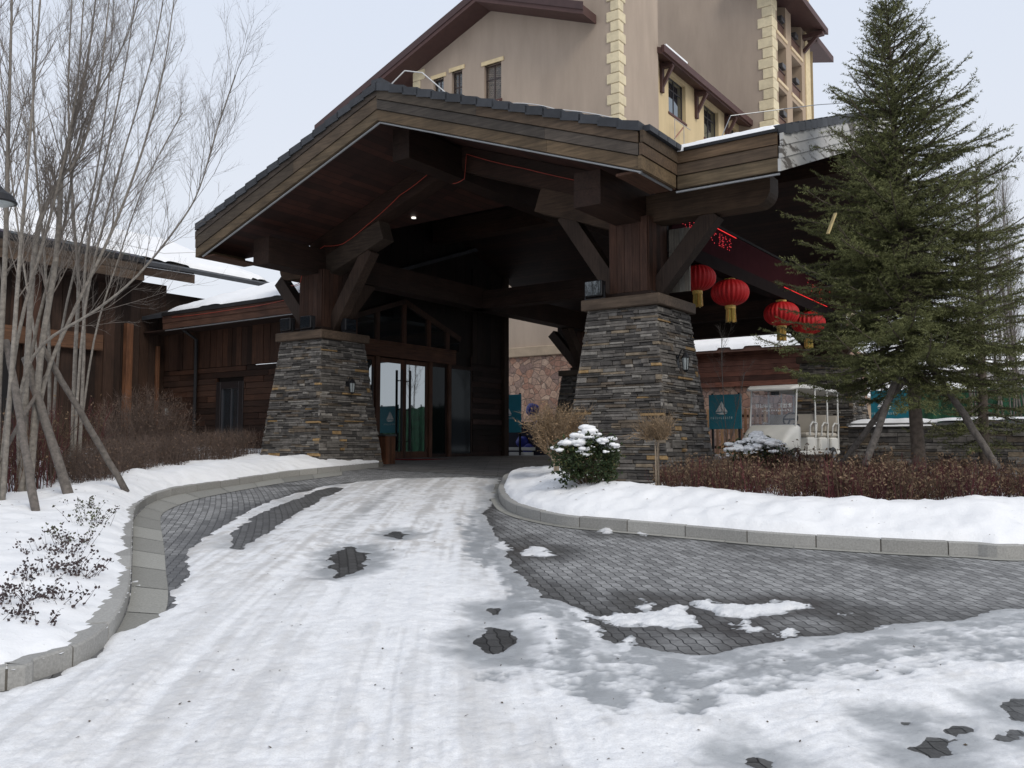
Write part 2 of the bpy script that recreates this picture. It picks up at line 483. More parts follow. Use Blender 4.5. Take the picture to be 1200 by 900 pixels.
def m_rubble(name):
    m, n, b = newmat(name); v = coords(n)
    vo = nd(n, 'ShaderNodeTexVoronoi', Scale=3.4); n.links.new(v, vo.inputs['Vector'])
    ve = nd(n, 'ShaderNodeTexVoronoi', Scale=3.4); ve.feature = 'DISTANCE_TO_EDGE'; n.links.new(v, ve.inputs['Vector'])
    sp = n.nodes.new('ShaderNodeSeparateColor'); n.links.new(vo.outputs['Color'], sp.inputs[0])
    c = ramp(n, sp.outputs[0], [(0, (.34, .19, .13)), (.35, (.27, .15, .11)), (.6, (.40, .27, .20)), (.85, (.20, .13, .11)), (1, (.46, .33, .25))])
    c = mixc(n, c, ramp(n, noise(n, v, 12, 5), [(.3, .7), (.7, 1.2)]), 1.0, 'MULTIPLY')
    e = ramp(n, ve.outputs['Distance'], [(.0, 0.0), (.06, 1.0)])
    c = mixc(n, (.14, .105, .085), c, e)
    n.links.new(c, b.inputs['Base Color']); b.inputs['Roughness'].default_value = .85
    bump(n, b, e, .8, .03); return m
M['rubble'] = m_rubble('reddish rubble stone')
def m_stucco(name, col):
    m, n, b = newmat(name); v = coords(n)
    vs = coords(n, (1, 1, .18))
    c = mixc(n, tuple(q * .86 for q in col), tuple(q * 1.08 for q in col), noise(n, v, .35, 6, .6))
    c = mixc(n, c, ramp(n, noise(n, vs, 1.2, 6, .65), [(.3, .86), (.65, 1.04)]), 1.0, 'MULTIPLY')
    n.links.new(c, b.inputs['Base Color']); b.inputs['Roughness'].default_value = .9
    bump(n, b, noise(n, v, 30, 4), .25, .01); return m
M['stucco'] = m_stucco('taupe stucco', (.37, .295, .232))
M['cream'] = m_stucco('cream stucco', (.55, .43, .25))
M['band'] = m_stucco('beige stucco band', (.36, .27, .19))
M['greywall'] = m_stucco('pale grey render', (.42, .40, .39))
M['net'] = tint('green mesh', .8, .85, 3.5, .4, 12, .03)
M['hill'] = tint('wooded hill', .9, .5, .06, 0)
M['soil'] = tint('bed soil', .95, .4, 8, .5, 40, .02)
# ---------------------------------------------------------------- the ground
def sheet(name, xs, ys, zf, mat, kind='structure', keep=None, attrs=None, smoothed=True, label=None, cat=None):
    X, Y = np.meshgrid(xs, ys) if np.ndim(xs) == 1 else (xs, ys)
    Z = zf(X, Y) if callable(zf) else zf
    r, c = X.shape
    idx = np.arange(r * c).reshape(r, c)
    q = np.stack([idx[:-1, :-1], idx[:-1, 1:], idx[1:, 1:], idx[1:, :-1]], -1).reshape(-1, 4)
    if keep is not None:
        k = keep.ravel(); q = q[k[q].any(1)]
    used = np.unique(q); rem = np.full(r * c, -1); rem[used] = np.arange(len(used)); q = rem[q]
    V = np.stack([X, Y, Z], -1).reshape(-1, 3)[used].astype(np.float32)
    me = bpy.data.meshes.new(name)
    me.vertices.add(len(V)); me.vertices.foreach_set('co', V.ravel())
    me.loops.add(q.size); me.loops.foreach_set('vertex_index', q.ravel().astype(np.int32))
    me.polygons.add(len(q)); me.polygons.foreach_set('loop_start', np.arange(0, q.size, 4, dtype=np.int32))
    me.polygons.foreach_set('loop_total', np.full(len(q), 4, np.int32))
    me.polygons.foreach_set('use_smooth', np.full(len(q), smoothed, bool))
    for k, a in (attrs or {}).items():
        at_ = me.attributes.new(k, 'FLOAT', 'POINT'); at_.data.foreach_set('value', a.ravel()[used].astype(np.float32))
    me.update(calc_edges=True); me.validate()
    o = link(bpy.data.objects.new(name, me)); me.materials.append(mat)
    o['kind'] = kind
    if label: o['label'] = label
    return o

yy = np.concatenate([np.linspace(-60, -8, 14), np.arange(-7, 40, .5), np.geomspace(41, 1500, 24)])
xx = np.concatenate([-np.geomspace(900, 21, 20), np.arange(-20, 30, 1.0), np.geomspace(31, 900, 20)])
sheet('ground', xx, yy, lambda X, Y: G(Y), M['snow'])
# slabs under the canopy, level with the drive
cx = np.linspace(-10.45, .2, 30); cy = np.linspace(1.0, 13.2, 34)
LX, LY = np.meshgrid(cx, cy); WX = FO[0] + FC * LX - FS * LY; WY = FO[1] + FS * LX + FC * LY
sheet('forecourt', WX, WY, G(WY) + .02, M['slab'])

# kerb lines surveyed from the photograph, as ground positions
KL = [gp(*p) for p in [(0, 813), (32, 803), (62, 793), (93, 781), (118, 764), (135, 744), (146, 722), (151, 705), (153, 680), (154, 651), (155, 628), (157, 609), (163, 600), (175, 592), (198, 583), (236, 576), (295, 567), (338, 560), (401, 553), (450, 548)]]
KL = [(-6.5, 3.4), (-4.4, 4.15)] + KL
KLs = smooth(KL, 5)
KR = [gp(*p) for p in [(1200, 656.5), (1141, 653.5), (1056, 650), (976, 645), (901, 640), (832, 633.5), (773, 628), (715, 623), (667, 618.5), (636, 613), (612, 607), (596, 600), (588, 592), (584, 583), (588, 573), (600, 563)]]
KR = [(9.5, 9.0), (7.3, 9.2)] + KR + [W(-2.2, 1.2)[:2], W(-1.4, 2.0)[:2]]
KRs = smooth(KR, 5)

def resample(pts, step):
    d = [0]
    for a, b in zip(pts[:-1], pts[1:]): d.append(d[-1] + math.hypot(b[0] - a[0], b[1] - a[1]))
    n = int(d[-1] / step); out = []
    for i in range(n + 1):
        s = i * step; j = max(k for k in range(len(d)) if d[k] <= s + 1e-9); j = min(j, len(pts) - 2)
        t = (s - d[j]) / (d[j + 1] - d[j] + 1e-9)
        out.append((pts[j][0] + (pts[j + 1][0] - pts[j][0]) * t, pts[j][1] + (pts[j + 1][1] - pts[j][1]) * t))
    return out
def offset(pts, d):
    out = []
    for i in range(len(pts)):
        a = pts[max(i - 1, 0)]; b = pts[min(i + 1, len(pts) - 1)]
        tx, ty = b[0] - a[0], b[1] - a[1]; L = math.hypot(tx, ty) + 1e-9
        out.append((pts[i][0] - ty / L * d, pts[i][1] + tx / L * d))
    return out
def kerb(pts, wd, ht, per, nm):
    root = link(bpy.data.objects.new(nm, None)); root['kind'] = 'structure'
    P = resample(pts, .09); Q = offset(P, wd); i = 0; fl = []
    while i + 3 < len(P):
        n = min(per + random.choice((-1, 0, 0, 1)), len(P) - 1 - i); mb = MB()
        a = P[i:i + n + 1]; b = Q[i:i + n + 1]; m = len(a)
        dh = random.uniform(-.006, .006); tw = random.uniform(-.004, .004); ch = .012
        def lerp(p, q, t): return (p[0] + (q[0] - p[0]) * t, p[1] + (q[1] - p[1]) * t)
        a[0] = lerp(a[0], a[1], .07); b[0] = lerp(b[0], b[1], .07); a[-1] = lerp(a[-1], a[-2], .07); b[-1] = lerp(b[-1], b[-2], .07)
        k = random.uniform(.8, 1.15); col = (.30 * k, .295 * k, .28 * k)
        vs = []
        for (p, q) in zip(a, b):
            z = g(p[1]); c1 = lerp(p, q, ch / wd); c2 = lerp(p, q, 1 - ch / wd)
            p2 = lerp(p, q, tw / wd)
            vs += [(*p2, z - .1), (*p2, z + ht + dh - ch), (*c1, z + ht + dh), (*c2, z + ht + dh), (*q, z + ht + dh - ch), (*q, z - .1)]
        fs = [tuple(range(6)), tuple((m - 1) * 6 + j for j in range(6))[::-1]]
        for s in range(m - 1):
            for j in range(5): fs.append((s * 6 + j, s * 6 + j + 1, s * 6 + 6 + j + 1, s * 6 + 6 + j)[::-1])
        mb.add(vs, fs, col)
        o = link(bpy.data.objects.new('kerb_stone', mb.mesh('kerb_stone'))); o.data.materials.append(M['granite']); o.parent = root
        i += n
    # mortar core
    sg_ = 1 if wd > 0 else -1; mb = MB(); a = offset(P, sg_ * .006); b = offset(P, wd - sg_ * .006); vs = []; fs = []
    for p, q in zip(a, b):
        z = g(p[1]); vs += [(*p, z - .1), (*p, z + ht - .014), (*q, z + ht - .014), (*q, z - .1)]
    for s in range(len(P) - 1):
        for j in range(3): fs.append((s * 4 + j, s * 4 + j + 1, s * 4 + 5 + j, s * 4 + 4 + j)[::-1])
    mb.add(vs, fs, (.11, .10, .085))
    o = link(bpy.data.objects.new('mortar', mb.mesh('mortar'))); o.data.materials.append(M['granite']); o.parent = root
kerb(KLs, .16, .135, 7, 'left_kerb')
kerb(KRs[::-1], .15, .15, 8, 'island_kerb')

def gutter(a, b, nm, per=3):
    mb = MB(); n = len(a); i = 0
    while i + 1 < n:
        e = min(i + per, n - 1)
        k = random.uniform(.8, 1.12); col = (.28 * k, .275 * k, .25 * k)
        vs = []
        for j in range(i, e + 1):
            t = .03 if j == i else (-.03 if j == e else 0)
            jj = min(max(j + (1 if t > 0 else -1), 0), n - 1); t = abs(t)
            for s in (a, b):
                p = (s[j][0] + (s[jj][0] - s[j][0]) * t, s[j][1] + (s[jj][1] - s[j][1]) * t)
                vs.append((*p, g(p[1]) + .02))
        mb.add(vs, [(2 * q, 2 * q + 1, 2 * q + 3, 2 * q + 2) for q in range(e - i)], col)
        i = e
    o = link(bpy.data.objects.new(nm, mb.mesh(nm))); o.data.materials.append(M['granite']); o['kind'] = 'structure'
def path_n(pts, n):
    d = [0]
    for a, b in zip(pts[:-1], pts[1:]): d.append(d[-1] + math.hypot(b[0] - a[0], b[1] - a[1]))
    xs = np.interp(np.linspace(0, d[-1], n), d, [p[0] for p in pts]); ys = np.interp(np.linspace(0, d[-1], n), d, [p[1] for p in pts])
    return list(zip(xs, ys))
ga = smooth([gp(*p) for p in [(122, 762), (135, 744), (151, 705), (154, 651), (155, 628), (157, 609), (175, 592), (198, 583), (236, 576), (295, 567), (338, 560), (401, 553)]], 5)
gb = smooth([gp(*p) for p in [(176, 762), (188, 735), (197, 705), (194, 668), (192, 642), (188, 614), (191, 603), (208, 594), (236, 585), (295, 573.5), (340, 566), (401, 558)]], 5)
gutter(path_n(offset(ga, -.01), 46), path_n(gb, 46), 'left_gutter', 3)
KRi = KRs[10:-12]
gutter(path_n(offset(KRi, .01), 60), path_n(offset(KRi, .13), 60), 'right_gutter', 4)

# ---------------------------------------------------------------- snow on the drive
main = [gp(*p) for p in [(-200, 900), (-120, 840), (0, 815), (60, 795), (110, 772), (140, 746), (158, 741), (182, 727), (196, 716), (212, 699), (222, 680), (226, 655), (233, 640), (246, 628), (262, 615), (292, 600), (328, 586), (368, 573), (420, 566), (470, 562), (520, 561), (584, 562), (581, 575), (572, 590), (566, 603), (575, 622), (592, 648), (612, 676), (642, 702), (684, 722), (694, 742), (730, 757), (768, 768), (830, 772), (868, 760), (930, 750), (985, 744), (1060, 735), (1120, 727), (1210, 714), (1330, 700), (1600, 690), (2400, 690), (2400, 1300), (1500, 1300), (600, 1300), (-300, 1200)]]
slot = [gp(*p) for p in [(268, 644), (276, 626), (300, 606), (340, 588), (392, 571), (400, 574), (362, 592), (330, 612), (304, 630), (282, 646)]]      # the bare wheel mark inside the left edge
holes = [([(386, 668), (390, 650), (410, 642), (434, 650), (430, 664), (412, 676), (394, 680)], .05),
         ([(556, 752), (575, 738), (598, 742), (602, 756), (588, 776), (566, 778)], .03), ([(566, 716), (590, 712), (592, 722), (574, 726)], .02),
         ([(450, 628), (462, 624), (478, 628), (468, 634)], .02),
         ([(1170, 832), (1186, 822), (1230, 822), (1230, 852), (1190, 848)], .03), ([(1066, 884), (1090, 868), (1126, 870), (1118, 886), (1094, 898)], .03),
         ([(866, 898), (882, 890), (900, 896), (890, 908)], .03), ([(1116, 862), (1126, 856), (1130, 864), (1120, 868)], .01), ([(1176, 866), (1190, 862), (1194, 870), (1180, 872)], .01), ([(1052, 852), (1066, 850), (1062, 858)], .01)]
lumps = [([(694, 726), (720, 722), (748, 724), (776, 716), (798, 714), (806, 722), (812, 736), (788, 738), (752, 732), (724, 736)], .05),
         ([(740, 712), (752, 704), (772, 708), (770, 714), (752, 716)], .03),
         ([(812, 706), (840, 709), (868, 712), (900, 712), (924, 706), (946, 712), (930, 718), (900, 722), (872, 730), (846, 722), (824, 716)], .06),
         ([(858, 740), (884, 734), (900, 740), (880, 746)], .03), ([(934, 708), (952, 708), (950, 714)], .02), ([(898, 744), (928, 740), (936, 748), (908, 752)], .03), ([(860, 734), (878, 732), (882, 738)], .02),
         ([(1022, 738), (1042, 736), (1046, 742), (1028, 744)], .02), ([(980, 722), (996, 720), (998, 727)], .02), ([(700, 622), (716, 614), (726, 618), (722, 626), (706, 627)], .09), ([(606, 646), (632, 642), (652, 652), (640, 656), (614, 652)], .03),
         ([(578, 640), (592, 636), (600, 643), (588, 648)], .02), ([(742, 627), (752, 624), (756, 629)], .05), ([(668, 716), (690, 722), (712, 752), (700, 756), (676, 738)], .03), ([(714, 756), (738, 752), (742, 768), (722, 772)], .02), ([(152, 690), (160, 684), (163, 698), (156, 702)], .05)]
# the drive, with melt water round what snow is left
DX, DY = np.meshgrid(np.arange(-14, 26.1, .1), np.arange(-7, 40.1, .1)); wet = np.zeros(DX.shape); dn = fbm(DX, DY, 4, 1.6)
near_ = (DY < 16) & (np.abs(DX) < 9)
for P, sp_, am in [(q, .22, .9) for q, _ in lumps] + [(q, .25, 1.0) for q, _ in holes] + [(slot, .18, .8)]:
    d_ = np.full(DX.shape, -9.0); d_[near_] = sdf(DX[near_], DY[near_], [gp(*q) for q in P]); wet = np.maximum(wet, am * sstep(-sp_ * 2.2, .02, d_ + dn * .22))
mm = np.full(DX.shape, -9.0); mm[near_] = sdf(DX[near_], DY[near_], main); wet = np.maximum(wet, .75 * sstep(-.45, .0, mm + dn * .35)); wet = np.maximum(wet, .55 * sstep(.12, .4, fbm(DX + 60, DY, 4, .8)))
sheet('driveway', DX, DY, G(DY) + .012, M['paver'], attrs={'wet': wet})
rr = 3.0 * np.exp(np.arange(0, math.log(19.5 / 3.0), .0028)); tt = np.concatenate([np.arange(-1.0, -.62, .006), np.arange(-.62, .62, .0027), np.arange(.62, 1.5, .006)])
SX = rr[:, None] * tt[None, :]; SY = np.repeat(rr[:, None], len(tt), 1)
m_sd = sdf(SX, SY, main)
n1 = fbm(SX, SY, 4, 2.2); n2 = fbm(SX + 40, SY, 4, 9.0); n3 = fbm(SX, SY + 30, 3, 30.0); n0 = fbm(SX + 9, SY + 9, 3, .6)
n4 = fbm(SX + 3, SY + 60, 3, 14.0); n5 = fbm(SX * 1.6 + 30, SY * .7, 4, 5.0)
sd = m_sd + n1 * .13 + n2 * .05
s_sd = sdf(SX, SY, slot); sd = np.minimum(sd, -s_sd - .03 + n1 * .12 + n2 * .06)
# wheel lines: one pair runs up to the door, another swings off to the right
c1 = smooth([gp(*p) for p in [(330, 1100), (385, 900), (425, 770), (462, 680), (495, 615), (520, 575), (540, 558)]], 6)
d1, a1, sg1 = poly_dist(SX, SY, c1); L1 = d1 * sg1
c2 = smooth([gp(*p) for p in [(250, 980), (500, 905), (720, 845), (960, 795), (1200, 752), (1500, 700)]], 6)
d2, a2, sg2 = poly_dist(SX, SY, c2); L2 = d2 * sg2
sf1 = fbm(L1 * 22.0, a1 * .5 + 20, 3, 1.0); sf2 = fbm(L2 * 22.0, a2 * .5 + 80, 3, 1.0); st1 = fbm(L1 * 7.0, a1 * .45, 5, 1.0); st2 = fbm(L2 * 7.0, a2 * .45 + 50, 5, 1.0)
g1 = lambda L, c, w_: np.exp(-((L - c) / w_) ** 2)
wr_ = sstep(.2, 2.0, SX + .5 * fbm(SX, SY + 70, 3, 1.5)); stm = st1 * (1 - wr_) + st2 * wr_; sfm = sf1 * (1 - wr_) + sf2 * wr_
rut1 = g1(L1, .85, .22) + g1(L1, -.75, .22) + .6 * g1(L1, 1.5, .2)
rut2 = g1(L2, .05, .28) + g1(L2, .75, .25)
icep = [gp(*p) for p in [(566, 600), (600, 655), (640, 698), (694, 735), (740, 760), (800, 775), (868, 763), (985, 746), (1220, 716), (1220, 768), (1060, 792), (930, 812), (800, 834), (690, 846), (626, 828), (600, 786), (640, 742), (600, 700), (566, 660), (548, 620)]]
ice_sd = sdf(SX, SY, icep)
ice = sstep(-.10, .16, ice_sd + n1 * .34 + n2 * .16 + n3 * .05 + stm * .34)
ice = np.clip(ice * (.58 + .8 * (stm + .3) + .9 * n2 + .5 * n3), 0, 1)
ice = np.maximum(ice, np.clip(.85 * sstep(.30, .0, sd + n2 * .12) * sstep(-1.6, -.4, SX), 0, 1))
ice = np.maximum(ice, np.clip(.17 * sstep(.04, .34, sfm * (.55 + 1.2 * np.clip(n0 + .3, 0, 1)) + .55 * stm + .6 * n1 + .3 * n2), 0, 1))
# the packed, rubbed tracks towards the door, dirtier farther up
up = sstep(6.0, 11.0, SY)
ice = np.clip(np.maximum(ice, np.clip(rut1, 0, 1) * (.10 + .34 * up) * np.clip(.6 + 1.6 * st1 + 1.2 * n2, 0, 1.5)), 0, 1)
ice = np.maximum(ice, .75 * sstep(.35, .0, -s_sd) * np.clip(.5 + n1, 0, 1))
dirt = np.clip((.20 + .5 * up) * (.46 + 1.1 * st1 + .8 * n0 + 1.1 * n2 + .7 * n3 + .6 * n4 + .9 * sfm) + .25 * np.clip(rut1, 0, 1) * (.4 + st1) + .25 * np.clip(rut2, 0, 1) * np.clip(.2 + st2, 0, 1), 0, .8)
for P, b_ in holes:
    hp = [gp(*p) for p in P]; hs = sdf(SX, SY, hp)
    sd = np.minimum(sd, -hs + n1 * .06 + n2 * .09)
    ice = np.maximum(ice, np.clip(.95 * sstep(-.34, -.01, hs + n2 * .14 + n1 * .12), 0, 1))
th = .003 + .024 * sstep(0, .45, sd) + .012 * sstep(0, .05, sd)
th = th * (1 - .55 * ice)
lump_ = np.maximum(n4, 0) ** 1.5 * .012 * (.5 + n0) + np.maximum(n5 - .15, 0) * .012
rough = (n2 * .006 + n3 * .005 + n1 * .012 + lump_) * (1 - .55 * ice) + stm * .018
H = np.where(sd > 0, th + np.maximum(rough * sstep(0, .2, sd), -th * .8) - .015 * np.clip(rut1, 0, 1) * sstep(0, .3, sd) * .6, -.02 + 0 * sd)
H = np.where(sd > 0, np.maximum(H, .003), np.maximum(-.02, sd * .4))
for P, hh in lumps:
    hs = sdf(SX, SY, [gp(*p) for p in P]) + n1 * .06 + n2 * .10
    hl = hh * .62 * (np.clip(hs, 0, None) / .16).clip(0, 1.1) ** .7 + n3 * .012 + n2 * .012 - .006
    H = np.maximum(H, np.where(hs > 0, hl, np.maximum(-.02, hs * .5)))
    ice = np.where(hs > 0.02, ice * .25, ice); dirt = np.where(hs > 0, dirt * .4, dirt)
SZ = G(SY) + .016 + H
sheet('packed_snow', SX, SY, SZ, M['road_snow'], 'structure', keep=(H > -.012), attrs={'ice': ice, 'dirt': dirt})

# ---------------------------------------------------------------- raised beds under snow
def grid(x0, x1, y0, y1, s): return np.meshgrid(np.arange(x0, x1, s), np.arange(y0, y1, s))
verge = KLs + [W(-9.6, -.1)[:2], W(-10.4, 2.3)[:2], W(-17.6, 2.3)[:2], W(-17.6, -12)[:2], (-14, 3.0)]
X, Y = grid(-16, -2.2, 3.2, 26, .05)
v_sd = sdf(X, Y, verge); k_d, _, _ = poly_dist(X, Y, KLs)
e = k_d + fbm(X, Y, 4, 3.0) * .10 + fbm(X + 7, Y, 3, 12.0) * .035
hv = .135 + .11 * np.sqrt(sstep(.08, .5, e)) + .08 * sstep(.4, 1.6, k_d) + fbm(X, Y, 5, 1.3) * .09 * sstep(.1, .8, k_d) + fbm(X, Y + 9, 4, 6.0) * .022
hv = np.where(e > .10, hv, .12)
hv += .10 * np.exp(-((k_d - .7) / .45) ** 2) * sstep(8.0, 14.0, Y)
sheet('snow_verge', X, Y, G(Y) + hv, M['snow'], 'structure', keep=(v_sd > .05))
isl = KRs + [W(11.5, 2.0)[:2], (12.5, 10.5)]
VX, VY, VH = X, Y, hv; VERGE_EDGE = list(verge); rr_snow = rr
X, Y = grid(-1.2, 12.6, 8.6, 18.6, .045)
i_sd = sdf(X, Y, isl); k_d, _, _ = poly_dist(X, Y, KRs)
e = k_d + fbm(X, Y, 4, 3.0) * .09 + fbm(X + 7, Y, 3, 12.0) * .035
n_isl = fbm(X, Y, 3, 5.0) * .025
hi_ = .15 + .17 * np.sqrt(sstep(-.01, .55, e)) + .13 * sstep(.3, 1.0, k_d) - .2 * sstep(1.1, 2.0, k_d) + fbm(X, Y, 5, 1.6) * .085 * sstep(0, .6, k_d) + fbm(X, Y + 9, 4, 6.0) * .03
tip = sdf(X, Y, [gp(*p) for p in [(585, 605), (640, 612), (720, 618), (730, 575), (690, 560), (600, 560)]])
hi_ -= .10 * sstep(13.2, 15.5, Y) * sstep(.2, .6, k_d)
hi_ = .09 + (np.maximum(hi_, .12) - .09) * sstep(.05, .14, i_sd + n_isl * .8)
def island_h(x, y):
    j = int(np.argmin((X - x) ** 2 + (Y - y) ** 2)); return g(y) + float(hi_.ravel()[j])
IX, IY, IH = X, Y, hi_
sheet('snow_island', X, Y, G(Y) + hi_, M['snow'], 'structure', keep=(i_sd > .085))
# ================================================================ the entrance canopy
def wcol(base=(.085, .04, .024), v=.35):
    k = random.uniform(1 - v, 1 + v); r = random.uniform(-.08, .08)
    return (base[0] * k * (1 + r), base[1] * k, base[2] * k * (1 - r))
DK = (.030, .015, .010)
OC = (.122, .088, .054); GB = (.085, .062, .043)
STONES = [((.112, .102, .092), .32), ((.062, .057, .053), .24), ((.155, .143, .130), .20), ((.215, .20, .18), .08), ((.110, .088, .067), .12), ((.29, .19, .09), .03), ((.20, .16, .115), .04)]
def stone_col():
    t = random.random() * sum(p for _, p in STONES)
    for c, p in STONES:
        t -= p
        if t <= 0: break
    k = random.uniform(.8, 1.2); return tuple(q * k for q in c)
def stone_face(mb, A, B, C, D, smin=.026, smax=.068, lmin=.10, lmax=.52, prot=.045):
    """rows of ledge stones on the quad A,B (bottom) D,C (top), seen from outside with A on the left"""
    A, B, C, D = map(Vector, (A, B, C, D)); H = ((D - A).length + (C - B).length) / 2
    nrm = (B - A).cross(D - A).normalized(); z = 0; row = 0
    while z < H - .01:
        h = random.uniform(smin, smax)
        if random.random() < .2: h *= 1.6
        if z + h > H - .03: h = H - z
        def P(s, zz, o): 
            l = A.lerp(D, zz / H); r = B.lerp(C, zz / H); return l.lerp(r, s) + nrm * o
        wdt = (A.lerp(D, z / H) - B.lerp(C, z / H)).length
        s = -.02 if row % 2 else -.02
        s /= wdt; end = 1 + .02 / wdt
        while s < end - 1e-4:
            L = random.uniform(lmin, lmax) / wdt * (1.2 if h < .05 else .85)
            if s + L > end - .10 / wdt: L = end - s
            o = random.uniform(.002, prot); ch = .006; gz = .0035; gs = .003 / wdt
            sub = [(z, z + h)]
            if h > .075 and random.random() < .35: sub = [(z, z + h * .48), (z + h * .48, z + h)]
            for z0, z1 in sub:
                o = random.uniform(.002, prot)
                j = lambda q: q + random.uniform(-.0045, .0045)
                vs = [P(s + gs, z0 + gz, -.03), P(s + L - gs, z0 + gz, -.03), P(s + L - gs, z1 - gz, -.03), P(s + gs, z1 - gz, -.03),
                      P(s + gs, j(z0 + gz), o - ch), P(s + L - gs, j(z0 + gz), o - ch), P(s + L - gs, j(z1 - gz), o - ch), P(s + gs, j(z1 - gz), o - ch),
                      P(s + gs + ch / wdt, j(z0 + gz + ch), o), P(s + L - gs - ch / wdt, j(z0 + gz + ch), o), P(s + L - gs - ch / wdt, j(z1 - gz - ch), o), P(s + gs + ch / wdt, j(z1 - gz - ch), o)]
                mb.add([tuple(v) for v in vs], [(8, 9, 10, 11), (4, 5, 9, 8), (5, 6, 10, 9), (6, 7, 11, 10), (7, 4, 8, 11), (0, 1, 5, 4), (1, 2, 6, 5), (2, 3, 7, 6), (3, 0, 4, 7)], stone_col())
            s += L
        z += h; row += 1
def pier_mesh(zb, zt, tw, bw):
    """pier centred on 0,0"""
    mb = MB(); a, b = tw / 2, bw / 2
    bt = [(-b, -b, zb), (b, -b, zb), (b, b, zb), (-b, b, zb)]; tp = [(-a, -a, zt), (a, -a, zt), (a, a, zt), (-a, a, zt)]
    for i in range(4):
        k = (i + 1) % 4; stone_face(mb, bt[i], bt[k], tp[k], tp[i])
    q = .012; s = (b - q) / b; s2 = (a - q) / a
    mb.add([(x * s, y * s, z) for x, y, z in bt] + [(x * s2, y * s2, z) for x, y, z in tp], [(0, 1, 5, 4), (1, 2, 6, 5), (2, 3, 7, 6), (3, 0, 4, 7), (4, 5, 6, 7)], (.03, .03, .03))
    return mb

can = T('entrance_canopy', 'dark timber entrance canopy with tiled gable roof on battered stone piers', 'canopy', (-4.75, .7, 1.05), True)
PZ0, PZ1 = .78, 3.97
pm = pier_mesh(PZ0, PZ1, 1.30, 2.02)
PIERS = [(-.7, .7), (-8.8, .7), (-.7, 12.9), (-8.8, 12.9)]
proto = None
for (x, y) in PIERS:
    o = link(bpy.data.objects.new('stone_pier', proto.data if proto else pm.mesh('stone_pier')))
    if not proto: o.data.materials.append(M['stone']); proto = o
    o.parent = can.o; o.location = (x + 4.75, y - .7, -1.05)
    mb = MB(); mb.cbox((x - .76, y - .76, PZ1), (x + .76, y + .76, PZ1 + .19), .015, wcol((.075, .052, .036)))
    can.part('pier_cap', mb, M['wood_x'], o)
    # make the child relative to the pier: undo the pier's own offset
    o.children[-1].location = (-o.location.x, -o.location.y, -o.location.z)

SLP = .356
RX, RZ = -4.8, 8.26
gz = lambda x, y=0: RZ - SLP * abs(x - RX)
WZ0, WY0, WYR = 6.34, -.46, 6.7
wz = lambda x, y: WZ0 + SLP * (y - WY0) if y <= WYR else WZ0 + SLP * (2 * WYR - WY0 - y)
FY = -1.70                                    # front of the gable
XL, XR = -10.16, .56
V0 = (XR, WY0 + (gz(XR) - WZ0) / SLP); VL = (XL, WY0 + (gz(XL) - WZ0) / SLP); VT = (RX, WY0 + (RZ - WZ0) / SLP)
WXR, WXL, WYB = 2.24, -10.6, 13.9
polys = [([(RX, FY), (XR, FY), V0, VT], gz), ([(XL, FY), (RX, FY), VT, VL], gz),
         ([V0, (WXR, WY0), (WXR, WYR), (RX, WYR), VT], wz), ([(WXL, WY0), VL, VT, (RX, WYR), (WXL, WYR)], wz),
         ([(WXL, WYR), (WXR, WYR), (WXR, WYB), (WXL, WYB)], wz)]
for i, (p, f) in enumerate(polys):
    mb = MB(); mb.prism(p, lambda x, y: f(x, y) - .44, lambda x, y: f(x, y) - .07)
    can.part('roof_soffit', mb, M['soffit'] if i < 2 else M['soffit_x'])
    mb = MB(); mb.prism(p, lambda x, y: f(x, y) - .068, lambda x, y: f(x, y) - .01, (.05, .053, .058))
    can.part('roof_covering', mb, M['tile'])

def fascia_run(nm, p, q, boards, out, thick=.05, cap=None):
    """boards: list of (drop0, drop1, colour, proud) hung below the line p-q; out = outward normal in plan"""
    p = Vector(p); q = Vector(q); o = Vector((*out, 0)); 
    for (d0, d1, col, pr) in boards:
        L = (q - p).length; n = max(1, int(round(L / 3.2))); cuts = [0] + sorted(random.uniform(.25, .75) if n == 2 else (i + random.uniform(-.15, .15)) / n for i in range(1, n)) + [1]
        mb = MB()
        for a, b in zip(cuts[:-1], cuts[1:]):
            A = p.lerp(q, a + (.0008 if a else 0)); B = p.lerp(q, b)
            vs = []
            for e in (A, B):
                for oo, d in ((pr, d0), (pr + thick, d0 + .004), (pr + thick, d1 - .004), (pr, d1)):
                    vs.append(tuple(e + o * oo - Vector((0, 0, d))))
            mb.add(vs, [(0, 1, 2, 3), (7, 6, 5, 4), (0, 4, 5, 1), (1, 5, 6, 2), (2, 6, 7, 3), (3, 7, 4, 0)], wcol(col, .22))
        can.part(nm, mb, M['wood_x'])
B3 = [(.06, .24, GB, .035), (.245, .43, (.075, .06, .048), .018), (.435, .64, OC, .0)]
B3L = [(.05, .18, (.055, .045, .038), .035), (.185, .43, (.08, .063, .047), .018), (.435, .64, (.125, .09, .055), .0)]
fascia_run('fascia_board', (RX, FY - .001, RZ), (XR, FY - .001, gz(XR)), B3, (0, -1))
fascia_run('fascia_board', (XL, FY - .001, gz(XL)), (RX, FY - .001, RZ), B3L, (0, -1))
BE = [(.05, .24, (.085, .058, .036), .035), (.245, .43, (.075, .054, .037), .018), (.435, .64, (.108, .076, .044), .0)]
fascia_run('fascia_board', (XR + .001, FY - .08, gz(XR)), (XR + .001, WY0 - .09, gz(XR)), BE, (1, 0))
fascia_run('fascia_board', (XR + .055, WY0, WZ0 + .01), (WXR, WY0, WZ0 + .01), BE, (0, -1))
fascia_run('fascia_board', (XL - .001, WY0, gz(XL)), (XL - .001, FY - .05, gz(XL)), BE, (-1, 0))
WH = [(.06, .25, (.42, .41, .38), .035), (.255, .44, (.36, .35, .33), .018), (.445, .64, (.33, .32, .30), .0)]
